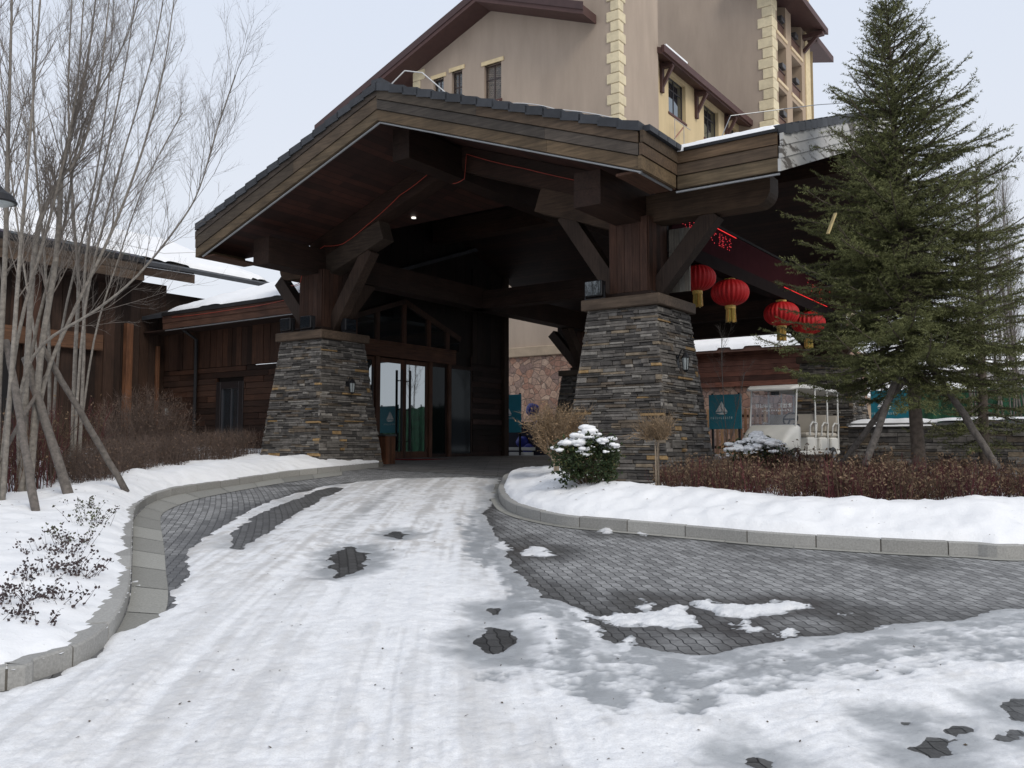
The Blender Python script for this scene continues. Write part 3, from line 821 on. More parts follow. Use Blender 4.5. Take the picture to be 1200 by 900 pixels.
def m_peel():
    m, n, b = newmat('peeling white paint'); v = coords(n, (1, .45, 1.6))
    a = ramp(n, noise(n, v, 3.2, 8, .68), [(.40, 0.0), (.46, 1.0)])
    c = mixc(n, (.10, .09, .08), mixc(n, (.36, .36, .35), (.52, .51, .49), noise(n, v, 7, 4)), a)
    n.links.new(c, b.inputs['Base Color']); b.inputs['Roughness'].default_value = .85; bump(n, b, a, .3, .004); return m
M['peel'] = m_peel()
def white_run(p, q):
    p = Vector(p); q = Vector(q)
    for d0, d1, col, pr in WH:
        mb = MB(); vs = []
        for e in (p, q):
            for oo, d in ((pr, d0), (pr + .05, d0), (pr + .05, d1), (pr, d1)): vs.append((e.x + oo, e.y, e.z - d))
        mb.add(vs, [(0, 1, 2, 3), (7, 6, 5, 4), (0, 4, 5, 1), (1, 5, 6, 2), (2, 6, 7, 3), (3, 7, 4, 0)], col)
        can.part('fascia_board', mb, M['peel'], label='white peeling fascia board')
white_run((WXR + .001, WY0 - .05, WZ0), (WXR + .001, WYR, wz(0, WYR)))
white_run((WXR + .001, WYR, wz(0, WYR)), (WXR + .001, WYB, wz(0, WYB)))
# verge tiles: stepped along each rake
def verge(nm, p, q, out, step=.335, wdt=.30):
    p = Vector(p); q = Vector(q); d = q - p; L = d.length; n = int(L / step); o = Vector((*out, 0)); mb = MB()
    if p.z < q.z: pass
    for i in range(n):
        a = p + d * (i / n); b = p + d * ((i + 1.10) / n); k = random.uniform(.75, 1.2)
        up = .035; lo, hi = (a, b)
        if a.z > b.z: lo, hi = b, a
        lo = lo + Vector((0, 0, up)); hi = hi + Vector((0, 0, .0))
        vs = []
        for e in (lo, hi):
            for oo, dz in ((.12, -.11), (.12, .035), (-wdt, .035), (-wdt, -.02)):
                t = e + o * oo; vs.append((t.x, t.y, t.z + dz + random.uniform(-.004, .004)))
        mb.add(vs, [(0, 1, 2, 3), (7, 6, 5, 4), (0, 4, 5, 1), (1, 5, 6, 2), (2, 6, 7, 3), (3, 7, 4, 0)], (.038 * k, .041 * k, .047 * k))
    can.part(nm, mb, M['tile'])
verge('verge_tiles', (RX, FY, RZ + .02), (XR, FY, gz(XR) + .02), (0, -1))
verge('verge_tiles', (XL, FY, gz(XL) + .02), (RX, FY, RZ + .02), (0, -1))
verge('verge_tiles', (WXR, WY0, WZ0 + .02), (WXR, WYR, wz(0, WYR) + .02), (1, 0))
mb = MB()
for i in range(22):
    y = FY - .1 + i * .33; k = random.uniform(.8, 1.2)
    mb.obox((RX, y, RZ + .075), (RX, y + .36, RZ + .06), .24, .11, (.04 * k, .043 * k, .05 * k))
can.part('ridge_tiles', mb, M['tile'])
# tiles along the short eave of the gable, and snow lying along the eave beside it
mb = MB()
for i in range(4):
    y = FY + .02 + i * .32; k = random.uniform(.8, 1.2); mb.obox((XR + .02, y, gz(XR) - .0), (XR + .02, y + .30, gz(XR) - .0), .26, .09, (.04 * k, .043 * k, .05 * k))
can.part('eave_tiles', mb, M['tile'])
def roof_snow(t, x0, x1, y0, y1, f, th, s=.06, nm='roof_snow', seed=0, ragged=.12):
    nx, ny = max(2, int((x1 - x0) / s)), max(2, int((y1 - y0) / s))
    X, Y = np.meshgrid(np.linspace(x0, x1, nx), np.linspace(y0, y1, ny))
    e = np.minimum(np.minimum(X - x0, x1 - X), np.minimum(Y - y0, y1 - Y)) + fbm(X + seed, Y, 3, 1.8) * ragged
    H = np.where(e > 0, th * np.sqrt(np.clip(e / .25, 0, 1)) + fbm(X, Y + seed, 4, 2.2) * th * .35 * np.clip(e / .2, 0, 1), -.08)
    F = np.vectorize(f)(X, Y)
    mb = MB(); mb.v = np.stack([X, Y, F + H], -1).reshape(-1, 3).tolist()
    for r in range(ny - 1):
        for c in range(nx - 1): mb.f.append((r * nx + c, r * nx + c + 1, r * nx + nx + c + 1, r * nx + nx + c)); mb.c.append((1, 1, 1))
    return t.part(nm, mb, M['snow'], sm=True)
roof_snow(can, .60, 2.22, WY0 - .11, .6, lambda x, y: max(wz(x, y), WZ0 + .03), .10, .035, ragged=.0)
mb = MB(); mb.box((XR + .2, WY0 - .12, WZ0 - .05), (WXR + .02, WY0 - .05, WZ0 + .0), (.03, .03, .033)); can.part('eave_trim', mb, M['black'])

# LED tube along the bottom of the fascias
def strip(p, q, r=.022):
    mb = MB(); mb.tube([p, q], r, 6); can.part('light_strip', mb, M['alu'])
fz = .655
strip((RX, FY + .03, RZ - fz), (XR, FY + .03, gz(XR) - fz)); strip((XL + .1, FY + .03, gz(XL + .1) - fz), (RX, FY + .03, RZ - fz))
strip((XR - .03, FY + .03, gz(XR) - fz), (XR - .03, WY0 - .1, gz(XR) - fz)); strip((XR, WY0 + .03, WZ0 - fz), (WXR, WY0 + .03, WZ0 - fz))
mb = MB(); mb.box((XL + .0, FY + .06, gz(XL) - .64), (XL + .45, WY0, gz(XL) - .60), wcol()); can.part('eave_lining', mb, M['wood_y']); mb = MB(); mb.box((XR - .45, FY + .06, gz(XR) - .64), (XR, WY0, gz(XR) - .60), wcol())
can.part('eave_lining', mb, M['wood_y'])

# timbers
def beam(nm, p, q, wd, ht, mat, col=None, layers=2):
    p = Vector(p); q = Vector(q); hs = ht / layers
    mb = MB()
    for i in range(layers):
        dz = -ht / 2 + hs * (i + .5); a = (.004 if i % 2 else 0)
        mb.obox(p + Vector((0, 0, dz)), q + Vector((0, 0, dz)), wd - a, hs - .003, wcol(col or DK, .25))
    can.part(nm, mb, M[mat])
def post(x, y, z0, z1, s=.74):
    mb = MB(); n = 5; w_ = s / n
    mb.box((x - s / 2 + .02, y - s / 2 + .02, z0), (x + s / 2 - .02, y + s / 2 - .02, z1), (.02, .012, .01))
    for i in range(n):
        for sx in (-1, 1):
            a = -s / 2 + i * w_
            mb.box((x + a + .003, y + sx * s / 2 - .025, z0), (x + a + w_ - .003, y + sx * s / 2 + .025, z1), wcol((.055, .027, .018)))
            mb.box((x + sx * s / 2 - .024, y + a + .003, z0 + .001), (x + sx * s / 2 + .024, y + a + w_ - .003, z1 - .001), wcol((.055, .027, .018)))
    can.part('timber_post', mb, M['wood_z'])
    mb = MB(); mb.cbox((x - s / 2 - .09, y - s / 2 - .09, z0), (x + s / 2 + .09, y + s / 2 + .09, z0 + .12), .015, wcol(DK)); can.part('post_base', mb, M['wood_x'])
for (x, y) in PIERS:
    post(x, y, PZ1 + .19, 5.6)
PB, PT = 5.5, 6.08
for x in (-.7, -8.8): beam('plate_beam', (x, -1.12, (PB + PT) / 2), (x, 13.6, (PB + PT) / 2), .5, PT - PB, 'wood_y')
beam('ridge_beam', (RX, -1.1, 7.36), (RX, WYR, 7.36), .42, .62, 'wood_y')
beam('ridge_beam', (WXL + .2, WYR, 7.95), (1.6, WYR, 7.95), .42, .62, 'wood_x')
soff0 = lambda x: RZ - .44 - SLP * abs(x - RX)
for y in (.7, WYR, 12.9):
    soff = lambda x: RZ - .44 - SLP * abs(x - RX)
    if y < 1:
        beam('rafter_beam', (-.45, y, soff(-.45) - .27), (RX, y, soff(RX) - .27), .38, .5, 'wood_x')
        beam('rafter_beam', (-9.05, y, soff(-9.05) - .27), (RX, y, soff(RX) - .27), .38, .5, 'wood_x')
    else:
        beam('tie_beam', (-9.3, y, 5.75), (-.5, y, 5.75), .4, .5, 'wood_x')
for sg in (1, -1):
    X_ = lambda x: x if sg > 0 else 2 * RX - x
    beam('haunch_beam', (X_(-.5), .7, soff0(-.5) - .77), (X_(-2.75), .7, soff0(-2.75) - .77), .34, .46, 'wood_x', (.05, .033, .023), 1)
beam('header_beam', (-10.3, 13.45, 5.45), (-1.2, 13.45, 5.45), .3, .8, 'wood_x')
# beams that carry the side wing, with a rounded nose
def nosed(x0, x1, y, z0, z1, wd):
    sgn = 1 if x1 > x0 else -1; r = .26
    prof = [(x0, z0), (x1 - sgn * r, z0)] + [(x1 - sgn * r + sgn * r * math.sin(a), z0 + r - r * math.cos(a)) for a in [R(q) for q in range(15, 91, 15)]] + [(x1, z1), (x0, z1)]
    n = len(prof); mb = MB()
    vs = [(x, y - wd / 2, z) for x, z in prof] + [(x, y + wd / 2, z) for x, z in prof]
    mb.add(vs, [tuple(range(n)), tuple(range(n, 2 * n))[::-1]] + [(i, n + i, n + (i + 1) % n, (i + 1) % n) for i in range(n)], wcol((.085, .05, .03)))
    can.part('plate_beam', mb, M['wood_x'])
nosed(-.44, 1.78, .7, 5.52, 6.0, .4); nosed(-.44, 1.78, 12.9, 5.52, 6.0, .4); nosed(-9.06, -10.1, .7, 5.52, 5.9, .4)
BR = (.046, .029, .021)
for (x, y) in PIERS:
    sx = 1 if x > -4 else -1; sy = 1 if y < 5 else -1
    for dx, dy in ((sx, 0), (-sx, 0), (0, sy), (0, -sy)):
        if dy == -sy: continue
        elif dx == -sx and y < 5: q = (x + dx * 1.5, y, 5.95)
        else: q = (x + dx * 1.45, y + dy * 1.45, 5.55)
        beam('brace', (x + dx * .34, y + dy * .34, 4.28), q, .26, .30, 'wood_z', BR, 1)
# white painted patch board between post and right brace, carved pale
mb = MB(); 
for i in range(4): mb.box((-.30 + i * .1, 1.12, 4.35), (-.205 + i * .1, 1.16, 5.5), wcol((.22, .20, .17), .15))
can.part('pale_boarding', mb, M['wood_z'])
# snow crumbs are swept; floodlights on the caps, lanterns on the piers, downlights in the soffit
def floodlight(x, y, label, rz=0):
    t = T('floodlight', label, 'floodlight', (x, y, PZ1 + .19), True, 'floodlights on the pier caps')
    mb = MB(); mb.cbox((x - .17, y - .07, PZ1 + .24), (x + .17, y + .09, PZ1 + .52), .015, (1, 1, 1)); t.part('housing', mb, M['black'])
    mb = MB(); mb.box((x - .15, y - .085, PZ1 + .26), (x + .15, y - .074, PZ1 + .50)); t.part('glass', mb, M['glass'])
    mb = MB(); mb.obox((x - .19, y, PZ1 + .195), (x - .19, y, PZ1 + .42), .02, .03); mb.obox((x + .19, y, PZ1 + .195), (x + .19, y, PZ1 + .42), .02, .03); mb.box((x - .2, y - .03, PZ1 + .192), (x + .2, y + .03, PZ1 + .207)); t.part('bracket', mb, M['black'])
floodlight(-9.22, -.0, 'black floodlight on the left pier cap beside the left brace')
floodlight(-8.55, -.0, 'black floodlight on the left pier cap in front of the timber post')
floodlight(-1.2, -.0, 'black floodlight alone on the right pier cap')
def fl_side(x, y, label):
    t = T('floodlight', label, 'floodlight', (x, y, PZ1 + .19), True, 'floodlights on the pier caps')
    mb = MB(); mb.cbox((x - .09, y - .17, PZ1 + .24), (x + .07, y + .17, PZ1 + .52), .015, (1, 1, 1)); t.part('housing', mb, M['black'])
    mb = MB(); mb.box((x + .074, y - .15, PZ1 + .26), (x + .085, y + .15, PZ1 + .50)); t.part('glass', mb, M['glass'])
    mb = MB(); mb.box((x - .03, y - .2, PZ1 + .192), (x + .03, y + .2, PZ1 + .235)); t.part('bracket', mb, M['black'])
fl_side(-8.12, .85, 'black floodlight on the right end of the left pier cap')
def wall_lantern(x, y, z, label):
    """on a pier's right-hand face"""
    t = T('wall_lantern', label, 'lantern', (x, y, z), True, 'lanterns on the stone piers')
    mb = MB(); mb.box((x - .02, y - .05, z - .14), (x + .02, y + .05, z + .1)); mb.tube([(x + .01, y, z + .02), (x + .09, y, z + .20), (x + .16, y, z + .17)], .012, 6); t.part('bracket', mb, M['black'])
    mb = MB(); mb.lathe([(.015, .15), (.03, .13), (.075, .07), (.08, .06), (.055, .055)][::-1], (x + .16, y, z), 8)
    mb.lathe([(.02, -.19), (.045, -.165), (.05, -.15)], (x + .16, y, z), 8)
    for k in range(4):
        a = R(45 + 90 * k); mb.tube([(x + .16 + .047 * math.cos(a), y + .047 * math.sin(a), z - .155), (x + .16 + .066 * math.cos(a), y + .066 * math.sin(a), z + .058)], .006, 4)
    t.part('cage', mb, M['black'])
    mb = MB(); mb.lathe([(.040, -.15), (.058, .052)], (x + .16, y, z), 8); t.part('shade', mb, M['glassy'])
M['glassy'] = plain('seeded lantern glass', (.30, .33, .33), .2)
sl_ = lambda z: .65 + .36 * (PZ1 - z) / (PZ1 - PZ0)
wall_lantern(-.7 + sl_(3.05), .62, 3.05, 'small black lantern on the right-hand stone pier')
wall_lantern(-8.8 + sl_(2.95), .74, 2.95, 'small black lantern on the left-hand stone pier')
for i, (x, y, s) in enumerate([(-5.0, 3.2, 'nearest the ridge of the front gable'), (-3.0, 2.3, 'in the right slope of the front gable'), (-2.6, 9.2, 'farther back in the soffit on the right'), (-6.8, 9.5, 'deep inside above the entrance'), (-7.2, 2.0, 'in the left slope of the front gable')]):
    z = max(gz(x), wz(x, y)) - .445
    mb = MB(); mb.lathe([(.05, -.03), (.055, -.028), (.055, 0)], (x, y, z), 12)
    solo('downlight', 'small lit downlight in the dark soffit, ' + s, 'downlight', mb, M['lamp'], (x, y, z), True, 'downlights in the canopy soffit')
# red display along the right side with lanterns under it
t = T('led_display', 'long dark maroon display board with red light strips under the canopy eave', 'display', (-.3, 6, 5.2), True)
mb = MB(); mb.box((-.42, 1.15, 5.36), (-.24, 12.4, 5.98), (.030, .008, .010)); t.part('screen', mb, M['matte'])
mb = MB(); mb.box((-.46, 1.12, 5.08), (-.20, 12.4, 5.34), (.016, .012, .012)); mb.box((-.44, 1.12, 5.985), (-.22, 12.4, 6.03), (.03, .03, .03)); t.part('frame', mb, M['matte'])
mb = MB(); mb.box((-.236, 2.2, 5.95), (-.225, 4.3, 5.962)); t.part('light_strip', mb, M['led']); mb = MB(); mb.box((-.236, 7.4, 5.37), (-.225, 11.0, 5.382)); t.part('light_strip', mb, M['led'])
mb = MB(); rd = random.Random(5)
y = 1.5
while y < 4.1:
    for c in range(3):
        for r in range(7):
            if rd.random() < .42: mb.box((-.238, y + c * .045, 5.62 + r * .04), (-.232, y + c * .045 + .022, 5.62 + r * .04 + .02))
    y += .2
for k in range(22):
    q = rd.uniform(9, 11.5); zz = rd.uniform(5.5, 5.85); mb.box((-.238, q, zz), (-.232, q + .03, zz + .025))
t.part('display_dots', mb, M['leddot'])
mb = MB(); mb.box((-.36, 1.05, 5.1), (-.3, 1.16, 6.0)); t.part('hanger', mb, M['black'])
LB = .36
def chinese_lantern(x, y, z, s, label):
    t = T('red_lantern', label, 'lantern', (x, y, z - .62), True, 'red lanterns hanging under the display board')
    prof = [(.10, -.25)] + [(LB * math.cos(a) ** .8, .25 * math.sin(a)) for a in np.linspace(-1.27, 1.27, 17)] + [(.10, .25)]
    mb = MB(); mb.lathe([(r * s, q * s) for r, q in prof], (x, y, z), 96, (.42, .012, .014), 24, .10); t.part('body', mb, M['lantern'], sm=True)
    mb = MB(); mb.lathe([(.10 * s, .245 * s), (.105 * s, .25 * s), (.105 * s, .31 * s), (.09 * s, .315 * s)], (x, y, z), 20, (.55, .36, .08)); t.part('collar', mb, M['gold']); mb = MB(); mb.lathe([(.09 * s, -.315 * s), (.10 * s, -.31 * s), (.10 * s, -.245 * s)], (x, y, z), 20, (.55, .36, .08)); t.part('collar', mb, M['gold'])
    mb = MB()
    for k in range(46):
        a = 2 * math.pi * k / 46; r = .085 * s * random.uniform(.4, 1); mb.tube([(x + r * math.cos(a), y + r * math.sin(a), z - .31 * s), (x + r * 1.12 * math.cos(a), y + r * 1.12 * math.sin(a), z - (.52 + random.uniform(0, .05)) * s)], .012 * s, 4, (.42 * random.uniform(.7, 1.2), .27, .06))
    t.part('fringe', mb, M['gold'])
    mb = MB(); mb.tube([(x, y, z + .3 * s), (x, y, 5.09)], .006, 4); t.part('cord', mb, M['black'])
for x, y, z, s, l in [(-.33, 2.45, 4.83, 1.0, 'nearest the stone pier'), (-.33, 4.15, 4.79, 1.10, 'second along from the stone pier'), (-.33, 7.45, 4.75, 1.16, 'third along, in front of the beige wall'), (-.33, 9.6, 4.78, 1.18, 'farthest one, half behind the spruce')]:
    chinese_lantern(x, y, z, s, 'red silk lantern with gold fringe, ' + l)
# loose orange-red cable along the timbers, and white trace cables on the roof edge
def wire(nm, label, pts, r, mat, sag=0, cat='cable'):
    P = []
    for a, b in zip(pts[:-1], pts[1:]):
        a = Vector(a); b = Vector(b)
        for k in range(8): t_ = k / 8; P.append(a.lerp(b, t_) + Vector((0, 0, -sag * 4 * t_ * (1 - t_))))
    P.append(Vector(pts[-1])); mb = MB(); mb.tube(P, r, 5); solo(nm, label, cat, mb, M[mat], tuple(P[0]), True)
yc = .42
wire('string_cable', 'thin orange red cable looped along the left rafter and post', [(-9.6, yc, 5.35), (-9.15, yc - .12, 5.36), (-9.1, yc - .12, 5.55), (-8.98, yc - .12, 5.95), (-8.5, yc, 6.15), (-7.9, yc, 6.12), (-7.2, yc, 6.42), (-6.2, yc, 6.95), (-5.4, yc, 7.28)], .008, 'red_cable', .02)
wire('string_cable', 'thin orange red cable along the right rafter below the ridge', [(-4.75, yc, 6.95), (-4.45, yc, 7.0), (-4.4, yc, 7.5), (-3.0, yc, 6.95), (-1.0, yc - .06, 6.22)], .008, 'red_cable', .02)
wire('roof_cable', 'white cable looped above the ridge tiles of the canopy', [(RX + .1, FY + .2, RZ + .1), (RX + .35, FY + .3, RZ + .34), (RX + .7, FY + .4, RZ + .25), (RX + 1.3, FY + .5, RZ - .32)], .012, 'galv')
wire('roof_cable', 'white trace cable along the right slope of the canopy roof', [(RX + 1.2, FY + .5, RZ - .3), (RX + 2.5, FY + .5, RZ - .72), (RX + 3.6, FY + .45, RZ - 1.08), (RX + 5.2, FY + .4, RZ - 1.72)], .009, 'galv', -.05)
wire('roof_rail', 'thin metal guard rail above the side wing eave', [(.9, .6, 6.75), (1.1, .6, 7.15), (1.8, 1.2, 7.3), (2.0, 2.5, 7.75), (2.0, 4.4, 8.4)], .008, 'alu', 0, 'rail')
# ================================================================ the timber lodge to the left
GZ = 1.12
lod = T('timber_lodge', 'low dark timber lodge with snowy roofs behind the left stone pier', 'lodge', (-14, 2.5, GZ), True)
PL = (.038, .018, .011)
def boards_v(t, p, q, z0, z1, n, wd=.19, nm='plank_wall', base=PL, off=.0, parent=None):
    """upright boards on the line p-q; n outward normal"""
    p = Vector((*p, 0)); q = Vector((*q, 0)); d = (q - p); L = d.length; d.normalize(); o = Vector((*n, 0)); mb = MB(); s = 0
    while s < L - .02:
        w_ = min(wd * random.uniform(.8, 1.25), L - s); pr = random.uniform(.02, .05) + off
        A = p + d * (s + .004) + o * pr; B = p + d * (s + w_ - .004) + o * pr; C = B - o * .08; D = A - o * .08
        c = wcol(base, .5)
        if random.random() < .08: c = tuple(x * 1.9 for x in c)
        vs = [(*A.xy, z0), (*B.xy, z0), (*C.xy, z0), (*D.xy, z0), (*A.xy, z1), (*B.xy, z1), (*C.xy, z1), (*D.xy, z1)]
        mb.add(vs, [(0, 1, 5, 4), (1, 2, 6, 5), (2, 3, 7, 6), (3, 0, 4, 7), (4, 5, 6, 7)], c); s += w_
    a = p - o * .03; b = q - o * .03
    mb.add([(*a.xy, z0), (*b.xy, z0), (*b.xy, z1), (*a.xy, z1)], [(0, 1, 2, 3)], (.012, .008, .006))
    return t.part(nm, mb, M['wood_z'], parent)
def boards_h(t, p, q, z0, z1, n, ht=.17, nm='plank_wall', base=PL, holes=(), blen=2.2, axis='x'):
    p = Vector((*p, 0)); q = Vector((*q, 0)); d = (q - p); L = d.length; d.normalize(); o = Vector((*n, 0)); mb = MB(); z = z0
    while z < z1 - .02:
        h = min(ht, z1 - z); s = -random.uniform(0, blen)
        while s < L:
            e = s + blen * random.uniform(.7, 1.4); segs = [(max(s, 0), min(e, L))]
            for (h0, h1, k0, k1) in holes:
                if z + h > k0 and z < k1:
                    segs = [r for a, b in segs for r in ((a, min(b, h0)), (max(a, h1), b)) if r[1] - r[0] > .01]
            pr = random.uniform(.02, .06); c = wcol(base, .55)
            if random.random() < .12: c = tuple(x * 1.8 for x in c)
            for a, b in segs:
                if b - a < .01: continue
                A = p + d * (a + .003) + o * pr; B = p + d * (b - .003) + o * pr; C = B - o * .09; D = A - o * .09; zt = z + h - .012
                vs = [(*A.xy, z), (*B.xy, z), (*C.xy, z), (*D.xy, z), (*A.xy, zt), (*B.xy, zt), (*C.xy, zt), (*D.xy, zt)]
                mb.add(vs, [(0, 1, 5, 4), (1, 2, 6, 5), (3, 0, 4, 7), (4, 5, 6, 7), (0, 3, 2, 1)], c)
            s = e
        z += ht
    a = p - o * .05; b = q - o * .05
    mb.add([(*a.xy, z0), (*b.xy, z0), (*b.xy, z1), (*a.xy, z1)], [(0, 1, 2, 3)], (.012, .008, .006))
    return t.part(nm, mb, M['wood_' + axis])
# the wall with the small window, facing the drive
boards_h(lod, (-17.7, 2.5), (-10.5, 2.5), GZ - .3, 3.85, (0, -1), holes=[(2.66, 3.86, 1.72, 3.42)])
boards_v(lod, (-17.7, 2.5), (-10.5, 2.5), 3.86, 5.05, (0, -1), .24)
mb = MB()
x0, x1, z0, z1 = -15.04, -13.84, 1.72, 3.42; yw = 2.43
for a, b in (((x0, yw, z0), (x0 + .2, yw + .12, z1)), ((x1 - .2, yw, z0), (x1, yw + .12, z1)), ((x0 + .2, yw, z1 - .2), (x1 - .2, yw + .12, z1)), ((x0 - .06, yw - .06, z0 - .08), (x1 + .06, yw + .12, z0))): mb.cbox(a, b, .01, (.014, .010, .010))
for a, b in (((x0 + .2, yw + .04, z0), (x0 + .27, yw + .10, z1 - .2)), ((x1 - .27, yw + .04, z0), (x1 - .2, yw + .10, z1 - .2)), ((x0 + .62, yw + .04, z0), (x0 + .67, yw + .1, z1 - .2)), ((x0 + .27, yw + .04, z0 + .03), (x0 + .62, yw + .1, z0 + .08))): mb.box(a, b, (.05, .05, .055))
f = lod.part('window', mb, M['paint'])
mb = MB(); mb.box((x0 + .2, yw + .07, z0), (x1 - .2, yw + .09, z1 - .2)); lod.part('pane', mb, M['glass'], f)
# downpipe, corner posts, lamp
mb = MB(); mb.tube([(-15.9, 2.35, 1.2), (-15.9, 2.35, 4.7), (-16.1, 2.0, 5.0)], .05, 8); lod.part('downpipe', mb, M['black'])
# eave and snowy roof over that wall
def eave(t, p, q, z, n, boards, mat):
    fascia_like(t, p, q, z, n, boards, mat)
def fascia_like(t, p, q, zp, zq, n, boards, mat='wood_x'):
    p = Vector((*p, zp)); q = Vector((*q, zq)); o = Vector((*n, 0)); mb = MB()
    for d0, d1, c, pr in boards:
        vs = []
        for e in (p, q):
            for oo, d in ((pr, d0), (pr + .06, d0), (pr + .06, d1), (pr, d1)): vs.append(tuple(e + o * oo - Vector((0, 0, d))))
        mb.add(vs, [(0, 1, 2, 3), (7, 6, 5, 4), (0, 4, 5, 1), (1, 5, 6, 2), (2, 6, 7, 3), (3, 7, 4, 0)], c)
    t.part('fascia_board', mb, M[mat])
FB = [(.0, .10, (.02, .018, .018), .06), (.105, .30, (.075, .036, .024), .02), (.305, .48, (.085, .042, .027), .0)]
fascia_like(lod, (-16.5, 1.7), (-10.3, 1.7), 5.45, 5.45, (0, -1), FB)
rf = lambda x, y: 5.46 + (y - 1.7) * .35
mb = MB(); mb.prism([(-17.7, 1.7), (-10.3, 1.7), (-10.3, 9.0), (-17.7, 9.0)], lambda x, y: rf(x, y) - .12, lambda x, y: rf(x, y) - .01, (.04, .042, .047)); lod.part('roof', mb, M['tile'])
mb = MB(); mb.box((-17.7, 1.76, 4.95), (-10.5, 2.5, 4.99), (.03, .016, .012)); lod.part('eave_lining', mb, M['wood_x'])
roof_snow(lod, -16.4, -10.7, 1.62, 6.5, rf, .16, .07, ragged=.06, seed=3)
mb = MB(); mb.tube([(-16.4, 1.66, 4.93), (-10.6, 1.66, 4.95)], .018, 6); lod.part('light_strip', mb, M['alu'])
wire('string_cable', 'thin orange red cable under the snowy lodge eave', [(-16.0, 1.60, 5.28), (-13.0, 1.60, 5.27), (-11.2, 1.60, 5.32), (-10.9, 1.58, 5.62), (-10.2, 1.5, 5.72)], .008, 'red_cable', .02)
# the taller wing that comes forward on the left
boards_v(lod, (-17.7, 2.5), (-17.7, -12), GZ - .6, 6.5, (1, 0), .26, base=(.028, .015, .010))
for y, c, w_ in ((2.2, (.115, .05, .025), .10), (1.2, (.12, .052, .026), .2), (-1.6, (.06, .028, .018), .3), (-5.2, (.06, .028, .018), .3)):
    mb = MB(); mb.cbox((-17.62, y - w_ / 2, GZ - .4), (-17.62 + w_, y + w_ / 2, 6.4 if c[0] < .1 else 4.4 + random.random()), .01, c); lod.part('corner_post', mb, M['wood_z'])
mb = MB(); mb.cbox((-17.7, -10, 4.3), (-17.45, .4, 4.75), .01, (.10, .05, .028)); lod.part('beam', mb, M['wood_y'])
mb = MB(); mb.box((-17.66, -4.4, GZ - .3), (-17.60, -1.9, 4.3), (.006, .005, .005)); lod.part('doorway', mb, M['paint'])
FB2 = [(.0, .12, (.02, .02, .022), .06), (.125, .36, (.07, .05, .036), .02), (.365, .62, (.085, .058, .04), .0)]
fascia_like(lod, (-16.7, -12), (-16.7, 1.1), 6.95, 6.95, (1, 0), FB2, 'wood_y')
fascia_like(lod, (-16.7, 1.12), (-14.3, 1.12), 6.80, 6.30, (0, -1), [(.0, .05, (.02, .02, .022), .03), (.055, .3, (.075, .05, .036), .0)])
mb = MB(); mb.box((-17.7, -12, 6.30), (-16.72, 1.1, 6.36), (.03, .016, .012)); lod.part('eave_lining', mb, M['wood_y'])
rw = lambda x, y: 6.95 + (-16.7 - x) * .36
mb = MB(); mb.prism([(-23, -12), (-16.62, -12), (-16.62, 6), (-23, 6)], lambda x, y: rw(x, y) - .14, lambda x, y: rw(x, y) - .02, (.04, .042, .047)); lod.part('roof', mb, M['tile'])
mb = MB()
for i in range(56):
    y = -12 + i * .234; mb.obox((-16.62, y + .115, 6.96), (-16.95, y + .115, 7.09), .20, .05, tuple(q * random.uniform(.8, 1.2) for q in (.04, .043, .048)))
lod.part('eave_tiles', mb, M['tile'])
roof_snow(lod, -23, -17.0, -11.8, 5.8, rw, .16, .10, ragged=.12, seed=8)
mb = MB(); mb.prism([(-23, -12), (-17.75, -12), (-17.75, 6), (-23, 6)], GZ - .6, 6.3, (.03, .018, .012)); lod.part('inner_wall', mb, M['wood_z'])
mb = MB(); mb.tube([(-14.5, 5, 7.7), (-16.5, 1.6, 7.2), (-16.9, -2, 7.4)], .012, 5); lod.part('trace_cable', mb, M['galv'])
t = T('porch_lamp', 'small lit lamp on the dark lodge wall beside a corner post', 'lamp', (-17.2, 2.36, 2.55), True)
mb = MB(); mb.lathe([(.07, 0), (.08, .04), (.08, .05)], (-17.2, 2.3, 2.72), 10); mb.box((-17.23, 2.3, 2.5), (-17.17, 2.46, 2.56)); t.part('bracket', mb, M['black'])
mb = MB(); mb.lathe([(.055, -.2), (.065, 0)], (-17.2, 2.3, 2.72), 10); t.part('shade', mb, M['glassy'])

# ---------------------------------------------------------------- the entrance front, under the canopy
ent = T('entrance_frontage', 'tall glazed entrance doors in brown timber framing under the canopy', 'entrance', (-10.5, 5.35, 1.2), True)
EX = -10.5; DZ = 1.22
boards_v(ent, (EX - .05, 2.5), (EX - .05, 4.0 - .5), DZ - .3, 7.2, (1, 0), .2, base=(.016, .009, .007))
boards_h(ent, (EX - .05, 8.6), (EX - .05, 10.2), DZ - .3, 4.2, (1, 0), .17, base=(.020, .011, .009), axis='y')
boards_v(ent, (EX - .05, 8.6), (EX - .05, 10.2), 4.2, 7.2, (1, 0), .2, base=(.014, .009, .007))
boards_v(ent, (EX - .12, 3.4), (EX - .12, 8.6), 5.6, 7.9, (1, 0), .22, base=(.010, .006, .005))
mb = MB(); mb.cbox((EX - .1, 10.15, DZ - .3), (EX + .12, 10.4, 7.2), .01, (.03, .018, .012)); ent.part('corner_post', mb, M['wood_z'])
FRC = (.082, .040, .026)
def fr(*bx):
    m_ = MB()
    for a, b in bx: m_.cbox(a, b, .008, wcol(FRC, .12))
    return m_
DT = 4.04
mb = fr(((EX - .08, 3.3, 4.06), (EX + .12, 7.6, 4.44))); ent.part('lintel', mb, M['wood_y'])
mb = fr(((EX - .09, 3.3, 4.44), (EX + .14, 7.6, 4.50))); ent.part('lintel_cap', mb, M['wood_y'])
yc_ = 5.35
ys = [3.38, 4.22, 6.47, 7.36]
for i, y in enumerate(ys):
    mb = fr(((EX - .08, y - .07, DZ), (EX + .09, y + .07, 4.06))); ent.part('mullion', mb, M['wood_z'])
